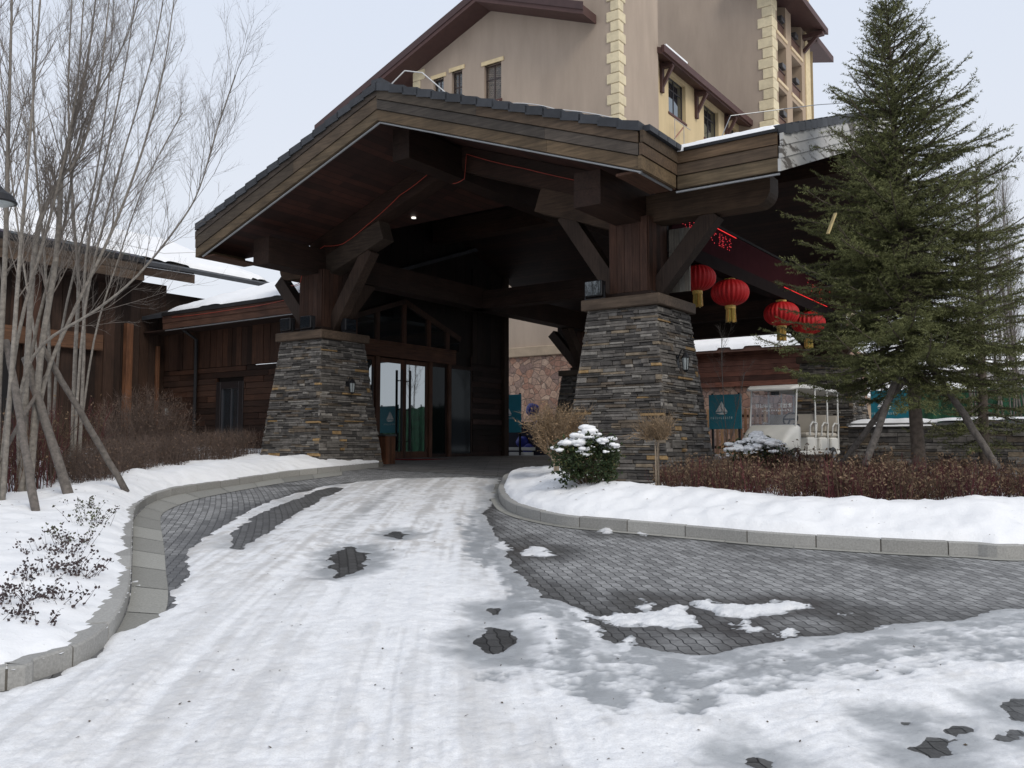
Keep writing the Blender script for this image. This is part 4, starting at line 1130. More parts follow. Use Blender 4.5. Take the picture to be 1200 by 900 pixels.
for s, (a, b) in enumerate(((4.29, yc_ - .004), (yc_ + .004, 6.40))):
    mb = fr(((EX - .04, a, DZ + .03), (EX + .03, a + .10, DT)), ((EX - .04, b - .10, DZ + .03), (EX + .03, b, DT)), ((EX - .038, a + .10, DT - .12), (EX + .028, b - .10, DT)), ((EX - .038, a + .10, DZ + .03), (EX + .028, b - .10, DZ + .22)))
    d = ent.part('door', mb, M['wood_z'])
    mb = MB(); mb.box((EX - .012, a + .10, DZ + .22), (EX + .004, b - .10, DT - .12)); ent.part('pane', mb, M['door_glass'], d)
    hy = b - .17 if s == 0 else a + .17
    mb = MB(); mb.tube([(EX + .10, hy, DZ + .25), (EX + .10, hy, DT - .3)], .035, 8)
    for z in (DZ + .5, DZ + 1.4, DT - .6): mb.tube([(EX + .02, hy, z), (EX + .10, hy, z)], .018, 6)
    ent.part('handle', mb, M['black'], d)
for (a, b) in ((3.45, 4.15),):
    mb = fr(((EX - .04, a, DZ + .03), (EX + .03, a + .08, DT)), ((EX - .04, b - .08, DZ + .03), (EX + .03, b, DT)), ((EX - .038, a + .08, DT - .1), (EX + .028, b - .08, DT)), ((EX - .038, a + .08, DZ + .03), (EX + .028, b - .08, DZ + .2)))
    d = ent.part('side_door', mb, M['wood_z']); mb = MB(); mb.box((EX - .012, a + .08, DZ + .2), (EX + .004, b - .08, DT - .1)); ent.part('pane', mb, M['door_glass'], d)
    mb = MB(); mb.tube([(EX + .09, b - .14, DZ + .3), (EX + .09, b - .14, DT - .3)], .03, 8); ent.part('handle', mb, M['black'], d)
for (a, b) in ((6.54, 7.29), (7.43, 8.55)):
    mb = MB(); mb.cbox((EX - .04, a, DZ), (EX + .02, a + .07, 4.4), .006, (.03, .016, .012)); mb.cbox((EX - .04, b - .07, DZ), (EX + .02, b, 4.4), .006, (.03, .016, .012)); mb.box((EX - .035, a + .07, DZ), (EX + .016, b - .07, DZ + .15), (.03, .016, .012)); mb.box((EX - .035, a + .07, 3.95), (EX + .016, b - .07, 4.06), (.03, .016, .012))
    d = ent.part('side_window', mb, M['wood_z']); mb = MB(); mb.box((EX - .012, a + .07, DZ + .15), (EX + .004, b - .07, 3.95)); ent.part('pane', mb, M['dim_glass'], d)
# gabled light over the doors
top = lambda y: 5.72 - .33 * abs(y - yc_)
mb = MB()
for a, b in ((3.3, yc_), (yc_, 7.9)):
    mb.obox((EX, a, top(a)), (EX, b, top(b)), .14, .14, wcol((.06, .032, .022)), up=(0, 0, 1))
for y in (3.4, 4.26, yc_, 6.43, 7.3): mb.box((EX - .06, y - .055, 4.50), (EX + .06, y + .055, top(y) - .05), wcol((.07, .034, .022)))
gf = ent.part('gable_window', mb, M['wood_z'])
mb = MB(); mb.add([(EX - .005, 3.3, 4.5), (EX - .005, 7.9, 4.5), (EX - .005, 7.9, top(7.9)), (EX - .005, yc_, top(yc_)), (EX - .005, 3.3, top(3.3))], [(0, 1, 2, 3, 4)]); ent.part('pane', mb, M['door_glass'], gf)
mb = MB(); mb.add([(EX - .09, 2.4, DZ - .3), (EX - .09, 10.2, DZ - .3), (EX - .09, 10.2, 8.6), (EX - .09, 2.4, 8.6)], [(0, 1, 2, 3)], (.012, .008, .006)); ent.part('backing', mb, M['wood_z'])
mb = MB(); mb.cbox((EX + .12, 4.1, DZ + .005), (EX + 1.5, 8.2, DZ + .025), .008, (.16, .012, .014)); solo('door_mat', 'dark red carpet laid in front of the entrance doors', 'carpet', mb, M['carpet'], (EX + .8, 6.1, DZ), True)
t = T('litter_bin', 'small brown wooden bin beside the left stone pier', 'bin', (-8.5, 2.5, g(19.5) + .02), True)
zb = g(20.2) + .02
mb = MB()
for i in range(5):
    for sx, sy in ((1, 0), (0, -1), (-1, 0), (0, 1)):
        c = wcol((.12, .05, .025))
        q = -.16 + i * .065
        if sx: mb.box((-8.5 + sx * .17 - .012, 2.5 + q, zb), (-8.5 + sx * .17 + .012, 2.5 + q + .06, zb + .72), c)
        else: mb.box((-8.5 + q, 2.5 + sy * .17 - .012, zb), (-8.5 + q + .06, 2.5 + sy * .17 + .012, zb + .72), c)
t.part('body', mb, M['wood_z']); mb = MB(); mb.cbox((-8.7, 2.3, zb + .72), (-8.3, 2.7, zb + .77), .01, (.03, .03, .03)); t.part('lid', mb, M['paint'])

# ================================================================ the hotel behind
hot = T('hotel_building', 'tall taupe stucco hotel with cream quoins and maroon eaves behind the canopy', 'hotel', (-15, 22, 1.2), True)
HY, HX = 20.4, -11.5
def face_quads(mb, m, holes, u0, u1, z0, z1, depth, col=(1, 1, 1)):
    """a flat wall with recessed openings; m(u, d, z) maps to space, d = depth inwards"""
    us = sorted({u0, u1, *[h[0] for h in holes], *[h[1] for h in holes]}); zs = sorted({z0, z1, *[h[2] for h in holes], *[h[3] for h in holes]})
    for a, b in zip(us[:-1], us[1:]):
        for c, d in zip(zs[:-1], zs[1:]):
            if any(h[0] <= a and b <= h[1] and h[2] <= c and d <= h[3] for h in holes): continue
            mb.add([m(a, 0, c), m(b, 0, c), m(b, 0, d), m(a, 0, d)], [(0, 1, 2, 3)], col)
    for a, b, c, d in holes:
        q = depth
        mb.add([m(a, 0, c), m(b, 0, c), m(b, 0, d), m(a, 0, d), m(a, q, c), m(b, q, c), m(b, q, d), m(a, q, d)], [(0, 1, 5, 4), (1, 2, 6, 5), (2, 3, 7, 6), (3, 0, 4, 7)], col)
mf = lambda y0: (lambda u, d, z: (u, y0 + d, z))           # front walls, u = x
ms = lambda x0: (lambda u, d, z: (x0 - d, u, z))           # right-hand side walls, u = y
def win(t, m, u0, u1, z0, z1, depth, nv=1, nh=.62, lintel=None, fc=(.03, .02, .02), glass='glass', sill=False):
    mb = MB(); a = depth - .05; b = depth; w_ = .055
    def bx(ua, ub, za, zb, d0=a, d1=b, c=fc):
        p = m(ua, d0, za); q = m(ub, d1, zb); mb.box(tuple(min(i, j) for i, j in zip(p, q)), tuple(max(i, j) for i, j in zip(p, q)), c)
    bx(u0, u0 + w_, z0, z1); bx(u1 - w_, u1, z0, z1); bx(u0 + w_, u1 - w_, z0, z0 + w_); bx(u0 + w_, u1 - w_, z1 - w_, z1)
    zm = z0 + (z1 - z0) * nh
    for i in range(1, nv + 1):
        u = u0 + (u1 - u0) * i / (nv + 1); bx(u - .03, u + .03, z0 + w_, z1 - w_, a + .004, b)
    if nh < 1: bx(u0 + w_, u1 - w_, zm - .03, zm + .03, a + .008, b)
    f = t.part('window', mb, M['paint'])
    mb = MB(); mb.add([m(u0, depth - .02, z0), m(u1, depth - .02, z0), m(u1, depth - .02, z1), m(u0, depth - .02, z1)], [(0, 1, 2, 3)]); t.part('pane', mb, M[glass], f)
    if lintel:
        mb = MB(); p = m(u0 - .16, -.06, z1 + .0); q = m(u1 + .16, .1, z1 + .2); mb.cbox(p, q, .01, (.62, .50, .30)); t.part('lintel', mb, M['trim'], f)
    if sill:
        mb = MB(); p = m(u0 - .06, -.05, z0 - .12); q = m(u1 + .06, .12, z0 - .002); mb.cbox(p, q, .01, (.09, .04, .035)); t.part('sill', mb, M['trim'], f)
# openings of the gable front, from the photograph
wins = [(-22.17, -21.5, 18.3, 20.3), (-20.97, -20.3, 18.3, 20.4), (-18.92, -17.9, 18.35, 20.2)]
mb = MB(); face_quads(mb, mf(HY), wins, -23.5, HX, 5.95, 20.7, .22)
mb.add([(-23.5, HY, 20.7), (HX, HY, 20.7), (HX, HY, 29), (-15.2, HY, 29), (-15.2, HY, 21.9), (-18.55, HY, 23.0), (-23.5, HY, 21.1)], [(0, 1, 2, 3, 4, 5, 6)])
hot.part('front_wall', mb, M['stucco'])
for k, wv in enumerate(wins): win(hot, mf(HY), *wv, .22, 1, .62, True, (.045, .028, .025), sill=(k == 2))
mb = MB(); mb.box((-18.97, HY - .16, 17.86), (-17.86, HY - .02, 18.22), (.07, .03, .026))
for q in (-18.8, -18.4, -18.05): mb.obox((q, HY - .17, 17.88), (q + .12, HY - .17, 18.2), .05, .05, (.36, .27, .2))
hot.part('window_box', mb, M['trim'])
mb = MB(); face_quads(mb, mf(HY - .18), [], -24, HX + .18, 0, 5.7, .2); mb.add([(HX + .18, HY - .18, 0), (HX + .18, HY + 4, 0), (HX + .18, HY + 4, 5.7), (HX + .18, HY - .18, 5.7)], [(0, 1, 2, 3)]); hot.part('stone_base', mb, M['rubble'])
mb = MB(); mb.cbox((-24, HY - .30, 5.7), (HX + .3, HY + .2, 6.15), .03, (.36, .28, .2)); hot.part('string_course', mb, M['trim'])
mb = MB(); face_quads(mb, ms(HX), [], HY, HY + 4.0, 0, 29, .2); hot.part('side_wall', mb, M['stucco'])
def quoin(t, x, y, z0, z1, hh=.42, a0=.62, a1=.40, nm='quoin', sx=1):
    mb = MB(); z = z0; k = 0
    while z < z1:
        L = a0 if k % 2 == 0 else a1; kq = random.uniform(.9, 1.06); c = tuple(q * kq for q in (.64, .55, .37))
        if sx > 0: mb.cbox((x - L, y - .05, z + .012), (x + .05, y + L, z + hh - .012), .025, c)
        else: mb.cbox((x - .05, y - .05, z + .012), (x + L, y + .3, z + hh - .012), .025, c)
        z += hh; k += 1
    t.part(nm, mb, M['trim'])
quoin(hot, HX, HY, 6.2, 28, .475, .60, .40)
quoin(hot, -23.5, HY, 6.2, 20.6, .55, .75, .45, sx=-1)
# gable roof of the front, oversailing, maroon boards
RM = (.075, .040, .036)
def rake(t, x0, z0, x1, z1, y0, y1, th=.42):
    mb = MB(); 
    vs = [(x0, y0, z0), (x1, y0, z1), (x1, y1, z1), (x0, y1, z0), (x0, y0, z0 - th), (x1, y0, z1 - th), (x1, y1, z1 - th), (x0, y1, z0 - th)]
    mb.add(vs, [(0, 1, 2, 3), (7, 6, 5, 4), (0, 4, 5, 1), (1, 5, 6, 2), (2, 6, 7, 3), (3, 7, 4, 0)], RM); t.part('gable_roof', mb, M['trim'])
    mb = MB(); e = .14
    vs = [(x0, y0 - .05, z0 + e), (x1, y0 - .05, z1 + e), (x1, y0 + .0, z1 + e), (x0, y0, z0 + e), (x0, y0 - .05, z0 - .22), (x1, y0 - .05, z1 - .22), (x1, y0, z1 - .22), (x0, y0, z0 - .22)]
    mb.add(vs, [(0, 1, 2, 3), (7, 6, 5, 4), (0, 4, 5, 1), (1, 5, 6, 2), (2, 6, 7, 3), (3, 7, 4, 0)], (.06, .035, .034)); t.part('bargeboard', mb, M['trim'])
rake(hot, -29.6, 18.98, -18.55, 23.3, 19.2, 24)
rake(hot, -12.6, 20.95, -18.55, 23.3, 19.2, 20.35)
rake(hot, -29.9, 19.75, -19.5, 23.9, 21.5, 28)
mb = MB(); mb.prism([(-29, HY + 1.5), (-23.4, HY + 1.5), (-23.4, HY + 8), (-29, HY + 8)], 0, lambda x, y: 18.75 + .39 * (x + 29.6), (1, 1, 1)); hot.part('left_wall', mb, M['stucco'])
mb = MB(); mb.prism([(-23.4, HY + .2), (-11.7, HY + .2), (-11.7, HY + 3.9), (-23.4, HY + 3.9)], 0, 20.5); hot.part('core', mb, M['stucco'])
# the lower wing at the right with cream wall and bracketed eave
wx = -12.0
sw = [(24.5, 25.2, 17.4, 20.0), (26.6, 28.7, 18.35, 20.35), (31.1, 33.2, 18.35, 20.35), (35.0, 36.0, 18.35, 20.2), (26.4, 28, 11, 13.3), (30, 32, 11, 13.3), (34.0, 35.6, 7.2, 9.6), (30.8, 32.2, 7.2, 9.6), (27.2, 28.8, 7.2, 9.6)]
mb = MB(); face_quads(mb, ms(wx), [h for h in sw if h[2] > 10], 24.4, 36.38, 10.3, 20.75, .25); hot.part('wing_wall', mb, M['cream'])
mb = MB(); face_quads(mb, ms(wx), [h for h in sw if h[2] < 10], 24.4, 36.38, 0, 10.0, .25); hot.part('wing_stone_base', mb, M['rubble'])
mb = MB(); mb.cbox((wx - .1, 24.4, 10.0), (wx + .14, 36.38, 10.4), .03, (.55, .43, .27)); hot.part('string_course', mb, M['trim'])
for h in sw: win(hot, ms(wx), *h, .25, 1, .7, h[2] < 10, (.03, .025, .025), sill=True)
mb = MB()
vs = [(-11.25, 24.3, 20.6), (-11.25, 36.35, 20.6), (-15, 36.35, 22.1), (-15, 24.3, 22.1), (-11.25, 24.3, 20.3), (-11.25, 36.35, 20.3), (-15, 36.35, 21.8), (-15, 24.3, 21.8)]
mb.add(vs, [(0, 1, 2, 3), (7, 6, 5, 4), (0, 4, 5, 1), (1, 5, 6, 2), (3, 7, 4, 0)], RM); hot.part('wing_roof', mb, M['trim'])
mb = MB(); mb.box((-11.3, 24.3, 20.38), (-11.13, 36.35, 20.72), (.075, .038, .035)); hot.part('gutter_board', mb, M['trim'])
mb = MB(); mb.box((-11.22, 24.5, 20.73), (-11.12, 27.0, 20.82)); hot.part('roof_snow', mb, M['snow'])
for y in (25.7, 29.95, 34.2):
    mb = MB(); mb.cbox((wx, y - .12, 19.0), (wx + .16, y + .12, 20.7), .01, RM); mb.obox((wx + .1, y, 19.3), (-11.35, y, 20.25), .14, .16, RM); mb.cbox((wx, y - .13, 20.2), (-11.3, y + .13, 20.42), .01, RM); hot.part('eave_bracket', mb, M['trim'])
mb = MB()
for y in (26.6, 31.1):
    for q in (0, 1.1): mb.tube([(wx + .32, y + q, 16.8), (wx + .32, y + q, 17.9)], .022, 5, (.4, .38, .36))
    mb.tube([(wx + .32, y, 17.9), (wx + .32, y + 1.9, 17.9)], .022, 5, (.4, .38, .36)); mb.obox((wx + .3, y, 16.9), (wx + .3, y + 1.1, 17.8), .05, .05, (.3, .15, .11))
hot.part('balcony_rail', mb, M['trim'])
# the tower
TX, TY = -9.9, 36.4
mb = MB(); face_quads(mb, mf(TY), [], -24, TX, 0, 44, .2); hot.part('tower_front', mb, M['stucco'])
log = [(a, b, z, z + 2.45) for a, b in ((37.35, 38.95), (40.0, 42.05)) for z in (14.5, 17.44, 20.37, 23.3, 26.23, 29.16, 32.1)]
mb = MB(); face_quads(mb, ms(TX), log, TY, 43.7, 0, 44, .7); hot.part('tower_side', mb, M['band'])
for (a, b, z0, z1) in log:
    if not (15 < z0 < 30): continue
    m_ = ms(TX)
    win(hot, m_, a, b, z0, z1, .7, 1, 1.0, False, (.06, .03, .026))
    mb = MB(); mb.box((TX - .18, a, z0 + .08), (TX - .13, b, z0 + .75), (.12, .065, .045)); mb.box((TX - .2, a, z0 + .75), (TX - .08, b, z0 + .82), (.07, .04, .035)); hot.part('balcony_panel', mb, M['trim'])
    mb = MB(); mb.cbox((TX - .55, a + .75, z0 + .95), (TX + .05, a + 1.35, z0 + 1.25), .02, (.05, .045, .045)); hot.part('open_shutter', mb, M['paint'])
    mb = MB(); mb.cbox((TX - .1, a - .15, z0 - .22), (TX + .07, b + .15, z0 - .02), .01, (.6, .47, .3)); hot.part('sill', mb, M['trim'])
quoin(hot, TX, TY, 10, 44, .62, .85, .58)
mb = MB(); mb.box((-24, TY + .3, 0), (TX - .75, 43.6, 44)); hot.part('tower_core', mb, M['stucco'])
mb = MB(); mb.box((TX - .12, 42.75, 8), (TX + .06, 43.76, 33), (.62, .5, .3)); hot.part('corner_band', mb, M['trim'])
def roof_box(x0, x1, y0, y1, z0, z1, rise):
    mb = MB(); vs = [(x0, y0, z1 + rise), (x1, y0, z1), (x1, y1, z1), (x0, y1, z1 + rise), (x0, y0, z0 + rise), (x1, y0, z0), (x1, y1, z0), (x0, y1, z0 + rise)]
    mb.add(vs, [(0, 1, 2, 3), (7, 6, 5, 4), (0, 4, 5, 1), (1, 5, 6, 2), (2, 6, 7, 3), (3, 7, 4, 0)], RM); hot.part('tower_roof', mb, M['trim'])
roof_box(-12, -8.5, 35.5, 43.2, 27.85, 28.25, 1.1); roof_box(-13, -9.2, 43.2, 47, 27.6, 28.0, .9)
mb = MB(); mb.obox((TX, 42.5, 26.8), (-8.7, 42.5, 27.95), .22, .22, RM); mb.cbox((TX, 42.3, 27.6), (-8.6, 42.7, 27.88), .02, RM); hot.part('eave_bracket', mb, M['trim'])
mb = MB(); face_quads(mb, mf(44.0), [], -13, -9.75, 0, 27.4, .2); hot.part('rear_wall', mb, M['cream'])

# ---------------------------------------------------------------- low pavilion with a stepped snowy roof
pav = T('garden_pavilion', 'low brown pavilion with two snowy roof steps behind the right stone pier', 'pavilion', (-6, 22.4, 1.25), True)
mb = MB(); mb.box((-10.8, 22.6, .9), (-3.2, 28, 5.7), (1, 1, 1)); pav.part('wall', mb, M['rubble_dark'] if 'rubble_dark' in M else M['rubble'])
boards_h(pav, (-10.8, 22.5), (-3.2, 22.5), 4.1, 5.6, (0, -1), .22, nm='fascia_board', base=(.11, .045, .03), blen=4)
p1 = lambda x, y: 5.7 + (y - 21.8) * .34
mb = MB(); mb.prism([(-11, 21.8), (-3.0, 21.8), (-3.0, 25.5), (-11, 25.5)], lambda x, y: p1(x, y) - .2, lambda x, y: p1(x, y), (.10, .05, .035)); pav.part('roof', mb, M['trim'])
mb = MB(); mb.box((-11, 23.25, 6.25), (-3.0, 23.32, 6.42), (.16, .09, .06)); pav.part('step_board', mb, M['trim'])
roof_snow(pav, -10.9, -3.1, 21.75, 23.2, p1, .17, .08, seed=5, ragged=.02); roof_snow(pav, -10.9, -3.1, 23.32, 24.9, lambda x, y: p1(x, y) + .18, .17, .08, seed=6, ragged=.02)
mb = MB(); mb.box((-11, 24.95, 6.9), (-3.0, 25.4, 7.25), (.5, .42, .27)); pav.part('parapet', mb, M['trim'])
# slat fence in front of it
t = T('slat_fence', 'brown upright slat fence behind the golf cart', 'fence', (-7.5, 19.6, 1.2), True)
for i in range(30):
    x = -9.6 + i * .19; mb = MB(); mb.cbox((x, 19.6, 1.2), (x + .10, 19.66, 3.0 + .05 * random.random()), .008, wcol((.20, .11, .065) if i % 3 else (.28, .17, .09), .3)); t.part('slat', mb, M['wood_z'])
mb = MB(); mb.box((-9.7, 19.67, 1.5), (-3.9, 19.73, 1.6), wcol()); mb.box((-9.7, 19.67, 2.7), (-3.9, 19.73, 2.8), wcol()); t.part('rail', mb, M['wood_x'])

# ---------------------------------------------------------------- teal banners with a sail mark
TEAL = (.006, .175, .24); WHT = (.75, .76, .75)
def banner(x, y, wd, ht, z, label, und=True, sail=(.42, .36)):
    t = T('banner_board', label, 'banner', (x, y, z - (.9 if und else .5)), True, 'teal banners with a white sail mark')
    mb = MB(); mb.cbox((x, y, z), (x + wd, y + .05, z + ht), .006, TEAL); t.part('panel', mb, M['paint'])
    sx, sz = x + wd * sail[0], z + ht * .47; s = wd * .30; yy_ = y - .004
    def tri(p): m_ = MB(); m_.add([(sx + a * s, yy_, sz + b * s) for a, b in p] + [(sx + a * s, yy_ + .003, sz + b * s) for a, b in p], [tuple(range(len(p))), tuple(range(len(p), 2 * len(p)))[::-1]], WHT); return m_
    t.part('sail_mark', tri([(-.62, .1), (-.05, .12), (-.05, 1.05), (-.3, .62)]), M['paint']); t.part('sail_mark', tri([(.0, .12), (.62, .1), (.3, .6), (.0, 1.15)]), M['paint'])
    t.part('hull_mark', tri([(-.62, -.02), (-.2, -.16), (.3, -.16), (.62, .0), (.1, .04)]), M['paint'])
    rd = random.Random(4); mb = MB(); q = -1.15
    while q < 1.15:          # the lettering is too small to read in the photograph: short upright strokes
        cw = .15
        for _ in range(4):
            if rd.random() < .5: a = rd.uniform(0, cw * .6); mb.box((sx + (q + a) * s, yy_, sz - .62 * s), (sx + (q + a + .035) * s, yy_ + .003, sz - .38 * s), (.42, .6, .64))
            else: b_ = rd.uniform(0, .2); mb.box((sx + q * s, yy_ - .0005, sz + (-.62 + b_) * s), (sx + (q + cw) * s, yy_ + .0025, sz + (-.59 + b_) * s), (.42, .6, .64))
        q += .21
    t.part('lettering', mb, M['paint'])
    mb = MB()
    for q in (.06, wd - .12): mb.box((x + q, y + .055, z - .9), (x + q + .06, y + .11, z + ht + .05), (.02, .02, .02))
    t.part('frame', mb, M['black'])
def W2L(wx_, wy_): return (FC * (wx_ - FO[0]) + FS * (wy_ - FO[1]), -FS * (wx_ - FO[0]) + FC * (wy_ - FO[1]))
def loc_at(px, py, d):
    x, y, z = at(px, py, d); a, b = W2L(x, y); return a, b, z
a = loc_at(588, 507, 31.5); b = loc_at(588, 463, 31.5); banner(a[0], a[1], .82, b[2] - a[2], a[2], 'teal banner with a white sail left of the tan bush, at the timber wall end', sail=(.34, .3))
a = loc_at(831, 503, 27.0); b = loc_at(831, 463, 27.0); banner(a[0], a[1], 1.02, b[2] - a[2], a[2], 'teal banner with a white sail between the stone pier and the golf cart', sail=(.40, .3))
a = loc_at(1021, 497, 24.5); b = loc_at(1021, 458, 24.5); banner(a[0], a[1], .98, b[2] - a[2], a[2], 'teal banner with a white sail behind the spruce trunk', sail=(.36, .3))
# dark stall under the first banner with blue covers, and white planks before it
a = loc_at(590, 530, 32.2); t = T('market_stall', 'dark stall with blue tarpaulins under the left teal banner', 'stall', (a[0] + .8, a[1] + .5, 1.25), True)
mb = MB(); mb.box((a[0] - .05, a[1] + .12, 1.25), (a[0] + 2.4, a[1] + .9, 2.45), (.012, .012, .03)); t.part('counter', mb, M['paint'])
for cx_, cz_, r_ in ((.75, 1.75, .26), (1.0, 1.5, .24), (1.5, 2.35, .26), (1.65, 2.1, .2), (1.2, 2.9, .3)):
    mb = MB(); mb.ico((a[0] + cx_, a[1] + .1, cz_), r_, 2, (.02, .03, .28), .12, (1, .4, .8)); t.part('tarpaulin', mb, M['paint'], sm=True)
for k, z in ((0, 1.27), (1, 1.44)):
    mb = MB(); mb.cbox((a[0] - .0, a[1] - .5 + k * .12, z), (a[0] + 1.62, a[1] - .46 + k * .12, z + .11), .008, (.72, .72, .70)); solo('barrier_plank', 'white barrier plank on the paving under the first banner, ' + ('lower one' if k == 0 else 'upper one'), 'plank', mb, M['paint'], (a[0] + .8, a[1] - .48, z), True)

# ---------------------------------------------------------------- low stone wall, net fence and far things on the right
a = loc_at(996, 540, 21.0); zt = at(1100, 494, 20.0)[2]
t = T('low_stone_wall', 'low ledge stone wall with snow on top behind the big spruce', 'wall', (a[0] + 4, a[1], 1.1), True)
mb = MB(); stone_face(mb, (a[0], a[1], .7), (a[0] + 8, a[1], .7), (a[0] + 8, a[1], zt - .1), (a[0], a[1], zt - .1), .05, .11, .2, .7); mb.box((a[0], a[1] + .03, .7), (a[0] + 8, a[1] + .5, zt - .1), (.05, .05, .05)); t.part('stonework', mb, M['stone'])
mb = MB(); mb.cbox((a[0] - .05, a[1] - .08, zt - .1), (a[0] + 8.05, a[1] + .55, zt - .02), .02, (.12, .12, .12)); t.part('coping', mb, M['granite'])
roof_snow(t, a[0], a[0] + 8, a[1] - .1, a[1] + .6, lambda x, y: zt - .02, .10, .06, 'snow', 4, .1)
t = T('net_fence', 'green mesh fence beyond the low stone wall', 'fence', (*at(1120, 500, 30)[:2], 1.25))
mb = MB(); x0, y0 = at(1040, 500, 31)[:2]; x1, y1 = at(1300, 500, 29)[:2]; zb_ = 1.25; zt_ = at(1120, 456, 30)[2]; n = 46
vs = []
for i in range(n + 1):
    q = i / n; o_ = .06 * math.sin(i * 1.7) + .05 * math.sin(i * .6)
    vs += [(x0 + (x1 - x0) * q, y0 + (y1 - y0) * q + o_, zb_), (x0 + (x1 - x0) * q, y0 + (y1 - y0) * q + o_ * .5, zt_ + .05 * math.sin(i * .9))]
mb.add(vs, [(2 * i, 2 * i + 2, 2 * i + 3, 2 * i + 1) for i in range(n)], (.009, .050, .024)); t.part('netting', mb, M['net'])
for i in range(0, n + 1, 6):
    q = i / n; mb = MB(); mb.tube([(x0 + (x1 - x0) * q, y0 + (y1 - y0) * q + .12, zb_), (x0 + (x1 - x0) * q, y0 + (y1 - y0) * q + .12, zt_ + .15)], .04, 6); t.part('post', mb, M['black'])
def house(px0, px1, pyb, pyt, d, wall, roofc, label, gable=.35, snow_=True):
    x0 = at(px0, 450, d)[0]; x1 = at(px1, 450, d)[0]; zt = at(px0, pyt, d)[2]; zb = 1.2; dp = 9; ze = zt - (zt - zb) * gable
    t = T('distant_house', label, 'house', ((x0 + x1) / 2, d, zb), group='houses beyond the fence')
    hs = []; nw = max(2, int((x1 - x0) / 3.2)); st = 3.0
    z = zb + .9
    while z + 1.5 < ze - .2:
        for i in range(nw):
            u = x0 + (x1 - x0) * (i + .5) / nw; hs.append((u - .6, u + .6, z, z + 1.4))
        z += st
    mb = MB(); face_quads(mb, mf(d), hs, x0, x1, zb, ze, .15); mb.add([(x0, d, zb), (x0, d + dp, zb), (x0, d + dp, ze), (x0, d, ze)], [(0, 1, 2, 3)]); mb.add([(x1, d, zb), (x1, d + dp, zb), (x1, d + dp, ze), (x1, d, ze)], [(0, 1, 2, 3)][::-1]); t.part('wall', mb, M[wall])
    for h in hs: win(t, mf(d), *h, .15, 1, 1.0)
    mb = MB(); e = .5
    vs = [(x0 - e, d - e, ze), (x1 + e, d - e, ze), (x1 + e, d + dp / 2, zt), (x0 - e, d + dp / 2, zt), (x1 + e, d + dp + e, ze), (x0 - e, d + dp + e, ze), (x0 - e, d - e, ze - .2), (x1 + e, d - e, ze - .2)]
    mb.add(vs, [(0, 1, 2, 3), (3, 2, 4, 5), (6, 7, 1, 0), (1, 7, 4, 2), (0, 3, 5, 6)], roofc); t.part('roof', mb, M['snow'] if snow_ else M['trim'])
house(1070, 1215, 480, 378, 62, 'greywall', (1, 1, 1), 'pale grey house with a snowy roof beyond the green fence')
house(1010, 1140, 480, 425, 48, 'band', (1, 1, 1), 'low beige house with a snowy roof behind the big spruce')
house(1180, 1420, 480, 398, 84, 'greywall', (1, 1, 1), 'farther grey house at the right edge beyond bare trees')
# distant hills all round
def hills(r, hmax, seed, nm):
    mb = MB(); n = 160; vs = []
    for i in range(n + 1):
        a_ = -math.pi * .55 + math.pi * 1.1 * i / n; h = hmax * (.45 + .55 * (0.5 + float(fbm(np.array([i * .09 + seed]), np.array([seed * 1.3]), 4)[0])))
        s, c = math.sin(a_), math.cos(a_); vs += [(r * s, r * c, 0), (r * 1.1 * s, r * 1.1 * c, max(h, 1) * .65), (r * 1.35 * s, r * 1.35 * c, max(h, 2))]
    mb.add(vs, [(3 * i + k, 3 * i + 3 + k, 3 * i + 4 + k, 3 * i + 1 + k) for i in range(n) for k in (0, 1)], (.16, .17, .19))
    o = link(bpy.data.objects.new(nm, mb.mesh(nm, sm=True))); o.data.materials.append(M['hill']); o['kind'] = 'structure'
hills(520, 34, 3.1, 'hills')
# ================================================================ planting
def rvec(rd, s=1.0): return Vector((rd.uniform(-s, s), rd.uniform(-s, s), rd.uniform(-s, s)))
def twig(mb, rd, p, d, L, r, n=3, segs=3, wob=.25, up=.15, col=(1, 1, 1)):
    P = [Vector(p)]; d = Vector(d).normalized(); rr = [r]
    for i in range(segs):
        d = (d + rvec(rd, wob) + Vector((0, 0, up))).normalized(); P.append(P[-1] + d * (L / segs)); rr.append(r * (1 - .8 * (i + 1) / segs))
    mb.tube(P, rr, n, col, False); return P, d
def branchlet(mb, rd, p, d, L, r, lvl, col, spread=.8, up=.12, k=7):
    P, _ = twig(mb, rd, p, d, L, r, 4 if lvl > 1 else 3, 5 if lvl > 1 else 3, .16, up, col)
    if lvl == 0: return
    for i in range(k):
        t = rd.uniform(.15, 1.0) * (len(P) - 1.001); j = int(t); q = P[j].lerp(P[j + 1], t - j); dd = (P[j + 1] - P[j]).normalized()
        side = (rvec(rd)); side = (side - dd * side.dot(dd)).normalized()
        branchlet(mb, rd, q, dd + side * spread * rd.uniform(.6, 1.2), L * rd.uniform(.28, .55) * (1.15 - .5 * t / len(P)), r * .5, lvl - 1, col, spread, up, max(3, k - 2))
def px_path(pts, d, dd=0):
    out = []
    n = len(pts)
    for i, (px, py) in enumerate(pts): out.append(Vector(at(px, py, d + dd * i / n)))
    return [Vector(q) for q in smooth([tuple(p) for p in out], 4)]
BK = (.205, .185, .162); BKD = (.19, .165, .145)
